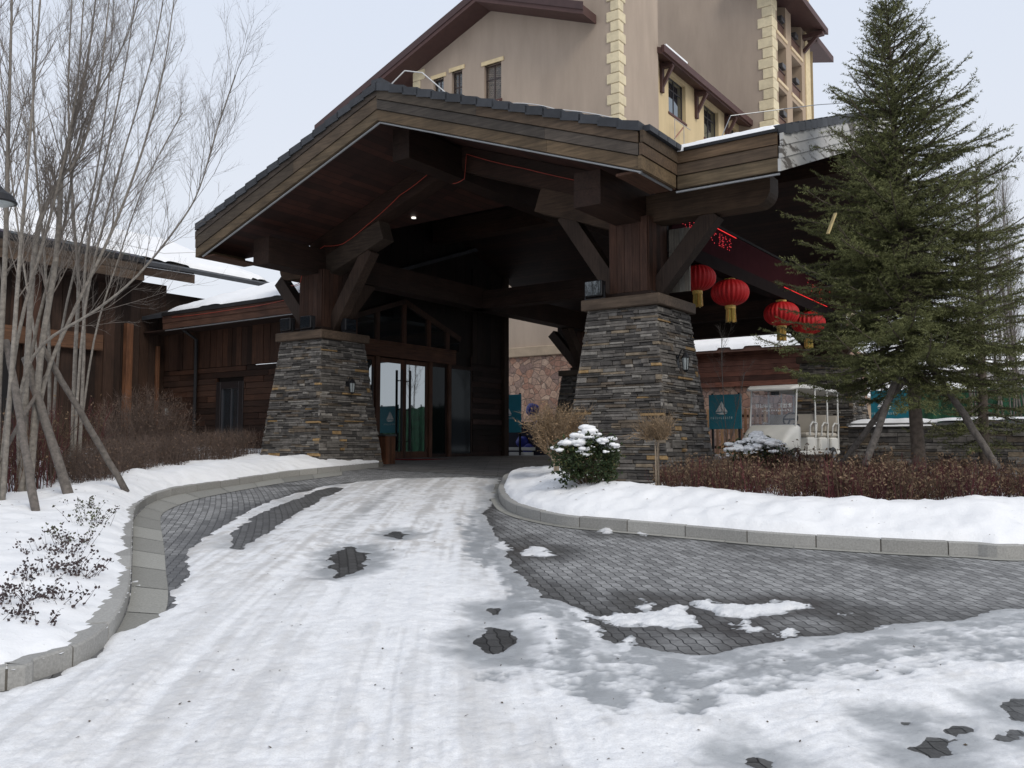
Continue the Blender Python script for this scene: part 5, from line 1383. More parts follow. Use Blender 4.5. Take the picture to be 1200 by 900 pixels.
def bare_tree(label, base, stems, seed, nb=24, bl=(.6, 1.8), lvl=2, group='bare trees by the left kerb', bark=BK, r_end=.012):
    rd = random.Random(seed); t = T('bare_tree', label, 'tree', base, False, group); tr = MB(); cr_ = MB()
    for path, r0 in stems:
        n = len(path); r0 *= .64; rr = [max(r_end * .7, r0 * (1 - i / (n - 1)) ** .8) for i in range(n)]
        if path[0].z > base[2] - .3: pass
        kb = rd.uniform(.8, 1.15); tr.tube(path, rr, 8, tuple(q * kb for q in bark))
        for k in range(nb):
            u = rd.uniform(.22, .98) ** .8; j = min(int(u * (n - 1)), n - 2); q = path[j].lerp(path[j + 1], u * (n - 1) - j); d = (path[j + 1] - path[j]).normalized()
            s = rvec(rd); s = (s - d * s.dot(d)).normalized(); L = rd.uniform(*bl) * (1.15 - .6 * u); kb2 = rd.uniform(.6, 1.0)
            branchlet(cr_, rd, q, d * 1.0 + s * rd.uniform(.25, .65), L, max(.0035, rr[j] * .30), lvl, tuple(c * kb2 for c in BKD), .7, .10, 7)
    t.part('trunk', tr, M['bark'], sm=True); t.part('crown', cr_, M['twig']); return t
def gz_at(x, y, lift=.2): return (x, y, g(y) + lift)
# the clump at the left edge: stems follow the photograph's lines, each at its own distance
dA = 12.0
stA = [(px_path([(32, 604), (42, 480), (50, 400), (66, 300), (73, 200), (89, 133), (101, 80), (112, 0), (120, -90)], dA, .5), .085),
       (px_path([(24, 604), (32, 420), (42, 283), (58, 233), (74, 205), (92, 183), (114, 108), (128, 0), (136, -80)], dA, -.6), .07),
       (px_path([(28, 590), (52, 450), (84, 370), (118, 300), (146, 235), (172, 160), (192, 80), (204, 0), (212, -50)], dA, 1.0), .05),
       (px_path([(22, 560), (24, 462), (49, 405), (113, 363), (162, 322), (211, 261), (234, 220), (255, 150), (276, 88)], dA, -1.6), .04),
       (px_path([(30, 600), (36, 420), (76, 260), (96, 150), (150, 40), (176, -60)], dA, .8), .045)]
bare_tree('pale grey multi-stemmed tree with a long branch reaching towards the canopy roof', gz_at(-6.6, dA), stA, 11, 42)
dB = 14.2
stB = [(px_path([(84, 556), (88, 420), (92, 330), (86, 250), (80, 120), (84, 0), (88, -80)], dB, .6), .06),
       (px_path([(92, 556), (98, 420), (101, 300), (125, 180), (150, 60), (162, -40)], dB, -.5), .05),
       (px_path([(88, 556), (110, 400), (140, 300), (172, 210), (214, 132)], dB, .9), .032), (px_path([(86, 556), (100, 360), (136, 210), (180, 60), (200, -60)], dB, -.8), .04)]
bare_tree('slender bare tree behind the leaning stakes, nearest the brown bush', gz_at(-7.1, dB), stB, 12, 40)
dC = 11.2
stC = [(px_path([(-6, 612), (-2, 460), (6, 300), (10, 150), (14, 0), (16, -90)], dC, .3), .075), (px_path([(2, 600), (14, 430), (24, 290), (36, 150), (48, -10), (54, -90)], dC, -.4), .055), (px_path([(-4, 600), (20, 400), (60, 250), (88, 120), (98, 0), (104, -80)], dC, .6), .045), (px_path([(-20, 600), (-30, 300), (-20, 0), (-18, -90)], dC, .4), .06)]
bare_tree('bare tree cut by the left edge of the photo', gz_at(-6.6, dC), stC, 13, 38)
dD = 15.2
stD = [(px_path([(56, 570), (58, 420), (52, 300), (40, 160), (38, 0), (36, -80)], dD, .4), .055), (px_path([(60, 570), (70, 400), (110, 220), (128, 90), (136, -60)], dD, .4), .045), (px_path([(54, 570), (44, 420), (20, 260), (4, 120), (-10, -40)], dD, .4), .045)]
bare_tree('bare tree standing among the red stems, farthest back in the left clump', gz_at(-7.9, dD), stD, 14, 40)
POLE = (.125, .11, .098)
def pole(label, a, b, r, grp):
    a = Vector(a); b = Vector(b); mb = MB(); rd = random.Random(int(a.x * 100)); P = [a.lerp(b, i / 9) + rvec(rd, .008) for i in range(10)]
    r *= .85; mb.tube(P, [r * (1.1 - .02 * i + rd.uniform(-.06, .06)) for i in range(10)], 9, POLE); solo('support_pole', label, 'tree stake', mb, M['bark'], tuple(a), False, grp, True)
GP = 'stakes leaning on the left trees'
pole('nearest leaning stake on the left, planted in the snow by the small dark plants', at(48, 632, 10.3), at(8, 400, 11.4), .055, GP)
pole('thick middle stake of the left clump, leaning left', at(84, 592, 11.6), at(30, 420, 12.2), .07, GP)
pole('long slanting stake whose foot stands at the low brown hedge', at(149, 577, 12.9), at(48, 405, 12.2), .052, GP)
pole('thin stake crossing low at the left edge of the photo', at(-12, 560, 11.0), at(60, 430, 12.4), .03, GP)

# ---- spruces
def spruce(label, base, H, Rr, seed, z0=.9, dens=1.0, lean=(0, 0), group=None, npm=95, lopsided=None):
    rd = random.Random(seed); rn = np.random.RandomState(seed)
    t = T('spruce_tree', label, 'tree', base, False, group)
    b = Vector(base); mb = MB(); cl = MB()
    axis = lambda h: b + Vector((lean[0] * h / H, lean[1] * h / H, h))
    mb.tube([axis(h) for h in np.linspace(-.3, H, 14)], [max(.008, .105 * (1 - h / H) ** .9 + .006) for h in np.linspace(0, H, 14)], 9, (.10, .08, .065)); t.part('trunk', mb, M['bark'], sm=True)
    segs = []    # needle carrying segments: p, q, length of needles, age
    h = z0; ang = 0
    while h < H - .12:
        f = (h - z0) / (H - z0); L0 = Rr * (1 - f) ** .78 * (1.0 if f > .08 else .85 + f * 1.9) + .10
        nb = max(4, int((7 if f < .8 else 5) * dens))
        for k in range(nb):
            ang += 2.4 + rd.uniform(-.4, .4); L = L0 * rd.uniform(.42, 1.22)
            if lopsided: L *= 1 + lopsided[2] * math.cos(ang - lopsided[0])
            el = (-.10 + .80 * f ** 1.5) + rd.uniform(-.12, .14)
            d = Vector((math.cos(ang) * math.cos(el), math.sin(ang) * math.cos(el), math.sin(el))); p = axis(h + rd.uniform(-.08, .08)); P = [p]
            n = max(3, int(L / .16))
            for i in range(n):
                u = (i + 1) / n; d = (d + Vector((0, 0, (-.05 if u < .5 else .11)))+ rvec(rd, .05)).normalized(); P.append(P[-1] + d * (L / n))
            cl.tube(P, [.016 * (1 - .8 * i / n) * (.4 + L / 2) + .002 for i in range(n + 1)], 4, (.075, .06, .048), False)
            for i in range(n):
                u = i / n
                if u > .12: segs.append((P[i], P[i + 1], 1, u))
                if u < .10: continue
                for sd in (-1, 1):
                    for rep in range(2):
                        if rd.random() < .10: continue
                        dd = (P[i + 1] - P[i]).normalized(); side = Vector((-dd.y, dd.x, 0)); side = side.normalized() if side.length > .01 else Vector((1, 0, 0))
                        l = (.10 + .34 * L * (1 - u) ** .8 * .6 + .05) * rd.uniform(.6, 1.15); q = P[i].lerp(P[i + 1], rd.random())
                        d2 = (dd * .75 + side * sd * rd.uniform(.6, 1.0) + Vector((0, 0, rd.uniform(-.22, .10)))).normalized()
                        m_ = max(2, int(l / .14)); S = [q]
                        for s in range(m_): d2 = (d2 + dd * .10 + Vector((0, 0, .05 if s > m_ * .5 else -.05)) + rvec(rd, .07)).normalized(); S.append(S[-1] + d2 * (l / m_))
                        for s in range(m_): segs.append((S[s], S[s + 1], 2, (s + 1) / m_ * .6 + u * .4))
                        if l > .30:
                            for s in range(m_):
                                for sg in (-1, 1):
                                    if rd.random() < .3: continue
                                    s2 = Vector((-d2.y, d2.x, 0)); d3 = (d2 * .8 + s2 * sg * .7 + Vector((0, 0, rd.uniform(-.15, .12)))).normalized(); e = S[s].lerp(S[s + 1], rd.random()); ll = l * .38 * rd.uniform(.6, 1.1)
                                    segs.append((e, e + d3 * ll, 2, .8))
        h += rd.uniform(.13, .21) * (1.2 - .45 * f) / max(.6, dens ** .5)
    segs.append((axis(H - .35), axis(H + .05), 1, 1))
    A = np.array([tuple(s[0]) for s in segs]); B = np.array([tuple(s[1]) for s in segs]); age = np.array([s[3] for s in segs])
    ln = np.linalg.norm(B - A, axis=1); cnt = np.maximum(3, (ln * npm).astype(int)); idx = np.repeat(np.arange(len(segs)), cnt); N = len(idx)
    tpos = rn.rand(N); D = (B - A) / (ln[:, None] + 1e-9); P = A[idx] + (B - A)[idx] * tpos[:, None]; Dn = D[idx]
    rv = rn.normal(size=(N, 3)); rv -= Dn * (rv * Dn).sum(1)[:, None]; rv /= np.linalg.norm(rv, axis=1)[:, None] + 1e-9
    nd_ = Dn * .75 + rv * 1.0 + np.array([0, 0, .12]); nd_ /= np.linalg.norm(nd_, axis=1)[:, None]
    nl = .030 + rn.rand(N) * .020; sd_ = np.cross(nd_, rn.normal(size=(N, 3))); sd_ /= np.linalg.norm(sd_, axis=1)[:, None] + 1e-9
    wv = .0058
    V = np.stack([P - sd_ * wv, P + sd_ * wv, P + nd_ * nl[:, None]], 1).reshape(-1, 3) - np.array(base)
    me = bpy.data.meshes.new('needles'); me.vertices.add(3 * N); me.vertices.foreach_set('co', V.astype(np.float32).ravel())
    me.loops.add(3 * N); me.loops.foreach_set('vertex_index', np.arange(3 * N, dtype=np.int32)); me.polygons.add(N)
    me.polygons.foreach_set('loop_start', np.arange(0, 3 * N, 3, dtype=np.int32)); me.polygons.foreach_set('loop_total', np.full(N, 3, np.int32))
    a = age[idx]; k = (.75 + .5 * rn.rand(N)) * (.8 + .35 * rn.rand(len(segs))[idx])
    c = np.ones((N, 4), np.float32); c[:, 0] = (.056 + .068 * a) * k; c[:, 1] = (.066 + .064 * a) * k; c[:, 2] = (.030 + .018 * a) * k
    at_ = me.attributes.new('col', 'FLOAT_COLOR', 'FACE'); at_.data.foreach_set('color', c.ravel()); me.update(calc_edges=True)
    o = link(bpy.data.objects.new('needles', me)); me.materials.append(M['needle']); o.parent = t.o
    t.part('limbs', cl, M['twig']); return N
sx, sy = 5.98, 13.0
nn = spruce('large dark green spruce propped by stakes in the red-stemmed bed', (sx, sy, g(sy) + .05), 7.62, 2.10, 21, 1.9, 1.85, (-.30, 0), None, 100, (0.0, 0, .06))
s2 = at(1152, 500, 16.5); n2_ = spruce('smaller thinner spruce behind the large one at the right', (s2[0], s2[1], g(16.5)), 6.1, 1.6, 22, .9, .85, (.05, 0), None, 75)
print('needles', nn, n2_)
GS = 'stakes propping the large spruce'
pole('left stake propping the large spruce', at(1014, 545, 12.0), at(1068, 395, 12.9), .055, GS)
pole('right stake propping the large spruce', at(1170, 550, 12.2), at(1082, 412, 12.9), .055, GS)
pole('dark rear stake of the large spruce, leaning from the golf cart side', at(985, 545, 13.9), at(1072, 430, 13.1), .05, GS)
mb = MB(); q = at(975, 262, 11.6); mb.obox(at(970, 274, 11.6), at(979, 250, 11.65), .05, .02, (.42, .33, .16)); solo('wooden_slat', 'pale wooden slat caught in the spruce branches', 'slat', mb, M['wood_z'], at(970, 274, 11.6))

# ---- red-stemmed shrubs
def red_mesh(seed, h, spread, n, leaves):
    rd = random.Random(seed); mb = MB(); lf = MB()
    for i in range(n):
        a = rd.uniform(0, 6.28); r = rd.uniform(0, .18); p = Vector((r * math.cos(a), r * math.sin(a), -.08)); d = Vector((math.cos(a) * rd.uniform(0, spread), math.sin(a) * rd.uniform(0, spread), 1))
        k = rd.uniform(.6, 1.3); col = (.085 * k, .022 * k, .026 * k) if rd.random() < .55 else (.085 * k, .055 * k, .036 * k)
        L = h * rd.uniform(.65, 1.1); P, _ = twig(mb, rd, p, d, L, .0065, 3, 4, .12, .1, col)
        for j in (2, 3):
            for _ in range(2): twig(mb, rd, P[j], (P[j] - P[j - 1]).normalized() + rvec(rd, .7), L * .25, .004, 3, 2, .2, .1, tuple(c * .9 for c in col))
        for _ in range(leaves):
            j = rd.choice((2, 3, 3, 4)); q = P[j] + rvec(rd, .07); u = rvec(rd).normalized() * rd.uniform(.012, .026); v = rvec(rd).normalized() * rd.uniform(.010, .02); k2 = rd.uniform(.6, 1.3)
            lf.add([tuple(q - u), tuple(q + v), tuple(q + u * 1.1), tuple(q - v * .7 + Vector((0, 0, .006)))], [(0, 1, 2, 3)], (.15 * k2, .10 * k2, .06 * k2))
    return mb, lf
def red_proto(seed, h, spread, n, leaves): 
    a, b = red_mesh(seed, h, spread, n, leaves); ma = a.mesh('stems'); ma.materials.append(M['twig']); ml = b.mesh('dry_leaves'); ml.materials.append(M['leaf']); return ma, ml
protos = [red_proto(30 + i, .56, .55, 26, 9) for i in range(4)]
bed = [gp(*p, .30) for p in [(806, 587), (840, 591), (900, 597), (1000, 604), (1100, 611), (1210, 618), (1330, 626)]] + [(9.5, 11.5), W(9, 1.8)[:2], W(1.0, 1.8)[:2], W(.9, -.2)[:2], W(.3, -.9)[:2]]
rd = random.Random(77); pts = [(3.75 + .33 * q, 14.3 + .2 * (q % 2)) for q in range(7)]; tries = 0
bx = [p[0] for p in bed]; by = [p[1] for p in bed]
BXY = []
while len(pts) < 150 and tries < 20000:
    tries += 1; x = rd.uniform(min(bx), min(max(bx), 8.6)); y = rd.uniform(min(by), max(by))
    if not inside(np.array([x]), np.array([y]), bed)[0]: continue
    if poly_dist(np.array([x]), np.array([y]), KRs)[0][0] < 1.25: continue
    if math.hypot(x - sx, y - sy) < .35 or any((x - a) ** 2 + (y - b) ** 2 < .27 ** 2 for a, b in pts): continue
    pts.append((x, y))
RL = 'shrub with dark red stems and dry leaves in the snowy bed on the right'
for i, (x, y) in enumerate(pts):
    ma, ml = protos[i % 4]; e = link(bpy.data.objects.new('red_stemmed_shrub', None)); e.empty_display_size = .1
    e.location = (x, y, island_h(x, y) - .02); e.rotation_euler = (0, 0, rd.uniform(0, 6.28)); s = rd.uniform(.8, 1.2) * ((1 - .17 * float(sstep(10.8, 13.5, y))) if i >= 7 else 1.1); e.scale = (s, s, s * rd.uniform(.85, 1.15)); tag(e, RL, 'shrub', 'red-stemmed shrubs in the right bed')
    for nm, me in (('stems', ma), ('dry_leaves', ml)): o = link(bpy.data.objects.new(nm, me)); o.parent = e
protos2 = [red_proto(60 + i, 1.25, .3, 36, 3) for i in range(3)]
LL = 'tall shrub with dark red stems between the left tree trunks'
k = 0
for (px, py, d) in [(6, 600, 11.9), (24, 600, 12.4), (44, 590, 12.9), (12, 585, 13.4), (34, 580, 13.9), (60, 578, 13.6), (72, 570, 14.4), (-10, 590, 12.6), (50, 570, 14.8), (20, 570, 14.8), (-8, 575, 14.0), (92, 566, 15.2), (76, 562, 15.8)]:
    p = at(px, py, d); ma, ml = protos2[k % 3]; k += 1; e = link(bpy.data.objects.new('red_stemmed_shrub', None)); e.location = (p[0], d, g(d) + .2); e.rotation_euler = (0, 0, k * 1.7); s = rd.uniform(.85, 1.15); e.scale = (s, s, s); tag(e, LL, 'shrub', 'tall red-stemmed shrubs on the left')
    for nm, me in (('stems', ma), ('dry_leaves', ml)): o = link(bpy.data.objects.new(nm, me)); o.parent = e
# ---- brown twiggy bushes and hedges
def fuzzy(nm, label, cat, base, n, shape, hgt, col, leafc, leafn, seed, r=.006, group=None):
    rd = random.Random(seed); b = Vector(base); t = T(nm, label, cat, base, False, group); mb = MB(); lf = MB()
    for i in range(n):
        x, y = shape(rd); hh = hgt(x, y) * rd.uniform(.75, 1.08); p = b + Vector((x * .55, y * .55, -.05)) if nm != 'low_hedge' else b + Vector((x, y, g(b.y + y) - g(b.y) - .05)); tgt = b + Vector((x, y, hh)) if nm != 'low_hedge' else p + Vector((rd.uniform(-.14, .14), rd.uniform(-.14, .14), hh))
        k = rd.uniform(.6, 1.3); c = tuple(q * k for q in col); d = tgt - p; P, _ = twig(mb, rd, p, d, d.length, r, 3, 4, .10, .02, c)
        for j in (1, 2, 3, 4):
            for _ in range(2): twig(mb, rd, P[j], (P[j] - P[j - 1]).normalized() * .8 + rvec(rd, .8), rd.uniform(.10, .24), r * .55, 3, 2, .25, .05, c)
        for _ in range(leafn):
            j = rd.choice((2, 3, 4)); q = P[j] + rvec(rd, .10); u = rvec(rd).normalized() * .017; v = rvec(rd).normalized() * .012; k2 = rd.uniform(.6, 1.3)
            lf.add([tuple(q - u), tuple(q + v), tuple(q + u), tuple(q - v)], [(0, 1, 2, 3)], tuple(z * k2 for z in leafc))
    t.part('twigs', mb, M['twig'])
    if leafn: t.part('dry_leaves', lf, M['leaf'])
def disc(R_): 
    def f(rd): a = rd.uniform(0, 6.28); r = R_ * rd.random() ** .5; return r * math.cos(a), r * math.sin(a)
    return f
HC = (.115, .082, .066); HL = (.135, .088, .06)
p = at(168, 530, 18.6); fuzzy('round_bush', 'rounded brown leafless bush in front of the dark lodge wall', 'bush', (p[0], 18.6, g(18.6) + .2), 560, disc(1.12), lambda x, y: .45 + 1.05 * math.sqrt(max(.02, 1 - (x * x + y * y) / 1.32)), HC, HL, 4, 41)
ha = Vector((*at(92, 570, 13.4)[:2], 0)); hb = Vector((*at(150, 560, 16.0)[:2], 0)); hc = Vector((*at(288, 548, 20.6)[:2], 0))
def hshape(base):
    def f(rd):
        u = rd.random(); a, b_ = (ha, hb) if u < .42 else (hb, hc); q = a.lerp(b_, rd.random()); q += Vector((rd.uniform(-.42, .42), rd.uniform(-.3, .3), 0)); return q.x - base[0], q.y - base[1]
    return f
hbase = (hb.x, hb.y, g(hb.y) + .2); fuzzy('low_hedge', 'low clipped brown hedge along the snow from the stakes to the left pier', 'hedge', hbase, 1500, hshape(hbase), lambda x, y: .62, HC, HL, 3, 42, .005)
TB = (.26, .185, .115); TL = (.28, .185, .10)
def fan_bush(label, base, R_, h, n, z_stem, seed, leafn=6):
    rd = random.Random(seed); b = Vector(base); t = T('dry_bush', label, 'bush', base, False, 'small tan bushes by the right pier'); mb = MB(); tr = MB(); lf = MB()
    for i in range(7 if z_stem < .3 else 4):
        a = i * 2.4 + rd.random(); top_ = b + Vector((R_ * .35 * math.cos(a), R_ * .35 * math.sin(a), h * .45)); j0 = b + Vector((.02 * math.cos(a), .02 * math.sin(a), -.15)); j1 = b + Vector((.03 * math.cos(a), .03 * math.sin(a), z_stem))
        tr.tube([j0, j1, j1.lerp(top_, .5) + rvec(rd, .03), top_], [.020, .017, .013, .008] if z_stem < .3 else [.013, .011, .009, .006], 6, (.30, .24, .18))
        for k in range(n // 7):
            d = Vector((math.cos(a) * rd.uniform(-.4, 1), math.sin(a) * rd.uniform(-.4, 1), 0)) + Vector((rd.uniform(-.6, .6), rd.uniform(-.6, .6), rd.uniform(.35, 1.1)))
            q = j1.lerp(top_, rd.uniform(.2, 1)); L = rd.uniform(.25, .6) * R_ * 1.25; kt = rd.uniform(.6, 1.25); c = tuple(z * kt for z in TB); P, _ = twig(mb, rd, q, d, L, .006, 3, 4, .2, .1, c)
            for j in (1, 2, 3, 4):
                for _ in range(2): twig(mb, rd, P[j], (P[j] - P[j - 1]).normalized() + rvec(rd, .8), rd.uniform(.07, .18), .0032, 3, 2, .25, .08, c)
            for _ in range(leafn):
                q2 = P[rd.choice((2, 3, 4))] + rvec(rd, .07); u = rvec(rd).normalized() * .014; v = rvec(rd).normalized() * .010
                lf.add([tuple(q2 - u), tuple(q2 + v), tuple(q2 + u), tuple(q2 - v)], [(0, 1, 2, 3)], tuple(z * kt for z in TL))
    t.part('trunk', tr, M['bark'], sm=True); t.part('twigs', mb, M['twig']); t.part('dry_leaves', lf, M['leaf'])
x, y = at(652, 540, 14.3)[:2]; fan_bush('wide tan bush left of the right stone pier, before the banner', (x, y, island_h(x, y)), .66, 1.62, 460, .12, 51, 8)
x, y = at(771, 570, 12.3)[:2]; fan_bush('small tan umbrella-shaped bush on one thin trunk before the right pier', (x, y, island_h(x, y)), .50, 1.62, 230, .72, 52, 2)
# ---- evergreen shrubs with snow on them
def snowy(label, base, R_, h, seed, nleaf, snowf=.4):
    rd = random.Random(seed); rn = np.random.RandomState(seed); b = Vector(base); t = T('snowy_shrub', label, 'shrub', base, False, 'evergreen shrubs capped with snow'); st = MB(); lf = MB(); sn = MB()
    def surf(a, el): 
        k = 1 + .14 * math.sin(3 * a + seed) + .12 * math.sin(5 * el + 2 * a) + .08 * math.sin(9 * a + 4 * el); return Vector((R_ * k * math.cos(a) * math.cos(el), R_ * k * math.sin(a) * math.cos(el), h * .5 + h * .52 * k * math.sin(el)))
    for i in range(60):
        a = rd.uniform(0, 6.28); el = math.asin(rd.uniform(-.75, 1)); twig(st, rd, b + Vector((0, 0, -.05)), surf(a, el), surf(a, el).length * .9, .009, 4, 4, .08, .05, (.10, .075, .05))
    for i in range(nleaf):
        a = rd.uniform(0, 6.28); el = math.asin(rd.uniform(-.85, 1)); f = rd.uniform(.55, 1.05) if rd.random() < .85 else rd.uniform(1.0, 1.22); c = b + Vector((0, 0, h * .5)) + (surf(a, el) - Vector((0, 0, h * .5))) * f
        out = (surf(a, el) - Vector((0, 0, h * .4))).normalized()
        for _ in range(5):
            d = (out + rvec(rd, .9)).normalized() * rd.uniform(.028, .05); w_ = d.cross(rvec(rd)).normalized() * .011; k = rd.uniform(.6, 1.4); col = (.035 * k, .055 * k, .022 * k) if rd.random() < .85 else (.09 * k, .085 * k, .03 * k)
            lf.add([tuple(c), tuple(c + d * .5 + w_), tuple(c + d), tuple(c + d * .5 - w_)], [(0, 1, 2, 3)], col)
    for i in range(int(520 * snowf * (R_ / .45) ** 1.5)):
        a = rd.uniform(0, 6.28); el = math.asin(min(1, max(.05, rd.gauss(.80, .26)))); c = b + surf(a, el) * 1.0; r = (rd.uniform(.014, .045) if rd.random() < .72 else rd.uniform(.05, .085)) * (.55 + .6 * math.sin(el))
        for _ in range(3): sn.ico(tuple(c + Vector((rd.uniform(-.05, .05), rd.uniform(-.05, .05), rd.uniform(-.005, .015)))), r * rd.uniform(.6, 1.05), 2, (1, 1, 1), .10, (1.15, 1.15, .55))
    t.part('stems', st, M['twig']); t.part('leaves', lf, M['leaf']); t.part('snow_cap', sn, M['snow'], sm=True, kind='stuff')
x, y = at(690, 565, 12.1)[:2]; snowy('round evergreen shrub capped with snow before the right stone pier', (x, y, island_h(x, y) - .04), .40, .66, 61, 2300, .42)
x, y = at(888, 545, 14.6)[:2]; snowy('low evergreen shrub capped with snow before the golf cart', (x, y, island_h(x, y) + .08), .47, .62, 62, 1100, .55)
# ---- small dark plants poking out of the snow at the left
for i, (px, py, h_, n_) in enumerate([(86, 634, .24, 26), (108, 612, .30, 30), (66, 650, .26, 30), (88, 668, .24, 34), (44, 676, .20, 26), (66, 700, .20, 26), (16, 702, .24, 28), (30, 722, .14, 12), (100, 596, .22, 20), (4, 722, .16, 14)]):
    rd = random.Random(90 + i); x, y = gp(px, py, .25); b = Vector((x, y, g(y) + .20)); t = T('evergreen_sprig', ('dark purplish low plant poking through the snow on the left verge', 'dark olive low plant poking through the snow below the stakes')[i in (0, 1, 8)], 'plant', tuple(b), False, 'low plants in the left verge snow'); st = MB(); lf = MB()
    for k in range(n_):
        a = rd.uniform(0, 6.28); d = Vector((math.cos(a) * rd.uniform(.2, 1.1), math.sin(a) * rd.uniform(.2, 1.1), .8)); p = b + Vector((rd.uniform(-.14, .14), rd.uniform(-.10, .10), -.06)); P, _ = twig(st, rd, p, d, h_ * rd.uniform(.7, 1.3), .0035, 3, 3, .15, .03, (.075, .05, .045))
        for _ in range(9):
            c = P[rd.choice((1, 2, 3, 3))] + rvec(rd, .02); dd = (rvec(rd) + Vector((0, 0, .3))).normalized() * rd.uniform(.018, .032); w_ = dd.cross(rvec(rd)).normalized() * .011; q = rd.uniform(.6, 1.4)
            col = (.05 * q, .036 * q, .036 * q) if i not in (0, 1, 8) or rd.random() < .4 else (.055 * q, .062 * q, .025 * q)
            lf.add([tuple(c), tuple(c + dd * .5 + w_), tuple(c + dd), tuple(c + dd * .5 - w_)], [(0, 1, 2, 3)], col)
    t.part('stems', st, M['twig']); t.part('leaves', lf, M['leaf'])
# ---- dead leaves and bits of twig blown over the snow
mb = MB(); rd = random.Random(404)
def bit(x, y, z, s, c):
    u = rvec(rd); u.z *= .25; u = u.normalized() * s; v = Vector((-u.y, u.x, rd.uniform(-.3, .3) * s)) * rd.uniform(.25, .8); p = Vector((x, y, z + s * .35))
    mb.add([tuple(p - u), tuple(p + v), tuple(p + u), tuple(p - v + Vector((0, 0, s * .3)))], [(0, 1, 2, 3)], c)
for i in range(420):
    x = rd.uniform(.4, 7.5); y = rd.uniform(9.6, 13.5)
    if not inside(np.array([x]), np.array([y]), isl)[0]: continue
    if rd.random() > math.exp(-max(0, 11.6 - y) * 1.2): continue
    k = rd.uniform(.6, 1.2); bit(x, y, island_h(x, y), rd.uniform(.008, .024), (.13 * k, .085 * k, .05 * k))
for i in range(300):
    x = rd.uniform(-7.5, -2.9); y = rd.uniform(5, 15)
    j_ = sdf(np.array([x]), np.array([y]), VERGE_EDGE)[0]
    if j_ < .3: continue
    k = rd.uniform(.5, 1.2); zz = float(VH.ravel()[int(np.argmin((VX - x) ** 2 + (VY - y) ** 2))]); bit(x, y, g(y) + zz, rd.uniform(.006, .02), (.12 * k, .08 * k, .05 * k))
for i in range(260):
    y = 3.6 + 9 * rd.random() ** 1.6; x = rd.uniform(-.5, .5) * y; r_ = int(np.argmin(abs(rr_snow - y))); c_ = int(np.argmin(abs(SX[r_] - x)))
    if H[r_, c_] < .003: continue
    k = rd.uniform(.3, 1.1); bit(x, y, SZ[r_, c_], rd.uniform(.004, .013), (.10 * k, .075 * k, .05 * k))
solo('leaf_litter', 'scattered dead leaves and twig bits lying on the snow', 'leaf litter', mb, M['leaf'], (0, 8, g(8)), False, None, False, 'stuff')
# ---- thin bare trees on the right, and a sapling beside the right pier
def thin_tree(label, px, d, h, seed, lean=0, group='thin bare trees at the right', r=.05, nb=34, ns=2):
    rd = random.Random(seed); x, y, _ = at(px, 500, d); zb = g(d); stems = []
    for s in range(ns):
        a = rd.uniform(-.10, .10) + lean; P = [Vector((x + .1 * s, y, zb - .2))]; dr = Vector((a, rd.uniform(-.05, .05), 1)).normalized()
        for i in range(10): dr = (dr + rvec(rd, .05) + Vector((0, 0, .05))).normalized(); P.append(P[-1] + dr * h / 10)
        stems.append((P, r * rd.uniform(.7, 1)))
    bare_tree(label, (x, y, zb), stems, seed + 500, nb, (.5, h * .28), 2, group, (.16, .14, .125), .01)
thin_tree('thin bare tree just right of the spruces', 1150, 21, 7.4, 71, 0, r=.06)
thin_tree('thin bare tree with pale trunk near the right edge', 1180, 23, 8.0, 72, -.03, r=.06)
thin_tree('slender bare tree cut by the right edge', 1204, 20, 6.6, 73, -.06)
thin_tree('fine bare tree rising behind the smaller spruce', 1138, 25, 8.4, 81, .03, r=.06)
thin_tree('fine bare tree between the smaller spruce and the right edge', 1190, 27, 8.8, 82, .0, r=.06)
thin_tree('distant bare tree between the spruces and the right edge', 1166, 30, 9.6, 74, .02, r=.08)
thin_tree('distant bare tree at the far right by the grey house', 1196, 34, 9.6, 75, .0, r=.08)
thin_tree('leafless sapling between the right pier and the golf cart', 858, 15.8, 2.9, 76, -.02, 'saplings by the right pier', .018, 12, 1)
thin_tree('short leafless sapling close to the teal banner', 846, 16.4, 2.3, 78, .05, 'saplings by the right pier', .016, 10, 1)
thin_tree('bare tree seen beyond the timber lodge roof', 60, 34, 9.0, 79, .0, 'bare trees by the left kerb', .08, 26, 2)

# ================================================================ golf cart
cx_, cy_, _ = at(927, 530, 20.6)
cx_, cy_, _ = at(929, 530, 21.6)
ca = rel_thing('golf_cart', 'white golf cart with three bench rows parked behind the bed', 'golf cart', (cx_, cy_, g(20.6) + .02), R(231))
WHITE = (.66, .65, .61); BEI = (.44, .40, .34)
def loft(mb, secs, col):
    """secs: list of (x, [(y,z)...])"""
    n = len(secs[0][1]); b = len(mb.v)
    for x, sec in secs: mb.v.extend((x, y, z) for y, z in sec)
    for i in range(len(secs) - 1):
        for k in range(n): k2 = (k + 1) % n; mb.f.append((b + i * n + k, b + i * n + k2, b + (i + 1) * n + k2, b + (i + 1) * n + k)); mb.c.append(col)
    mb.f.append(tuple(b + k for k in range(n))[::-1]); mb.c.append(col); mb.f.append(tuple(b + (len(secs) - 1) * n + k for k in range(n))); mb.c.append(col)
def rsec(w_, z0, z1, r, crown=0, n=4):
    out = []
    for (cy, cz, a0) in ((w_ - r, z0 + r, -90), (w_ - r, z1 - r, 0), (-w_ + r, z1 - r, 90), (-w_ + r, z0 + r, 180)):
        for i in range(n + 1):
            a = R(a0 + 90 * i / n); y = cy + r * math.cos(a); z = cz + r * math.sin(a)
            out.append((y, z + (crown * (1 - (y / w_) ** 2) if z > (z0 + z1) / 2 else 0)))
    return out
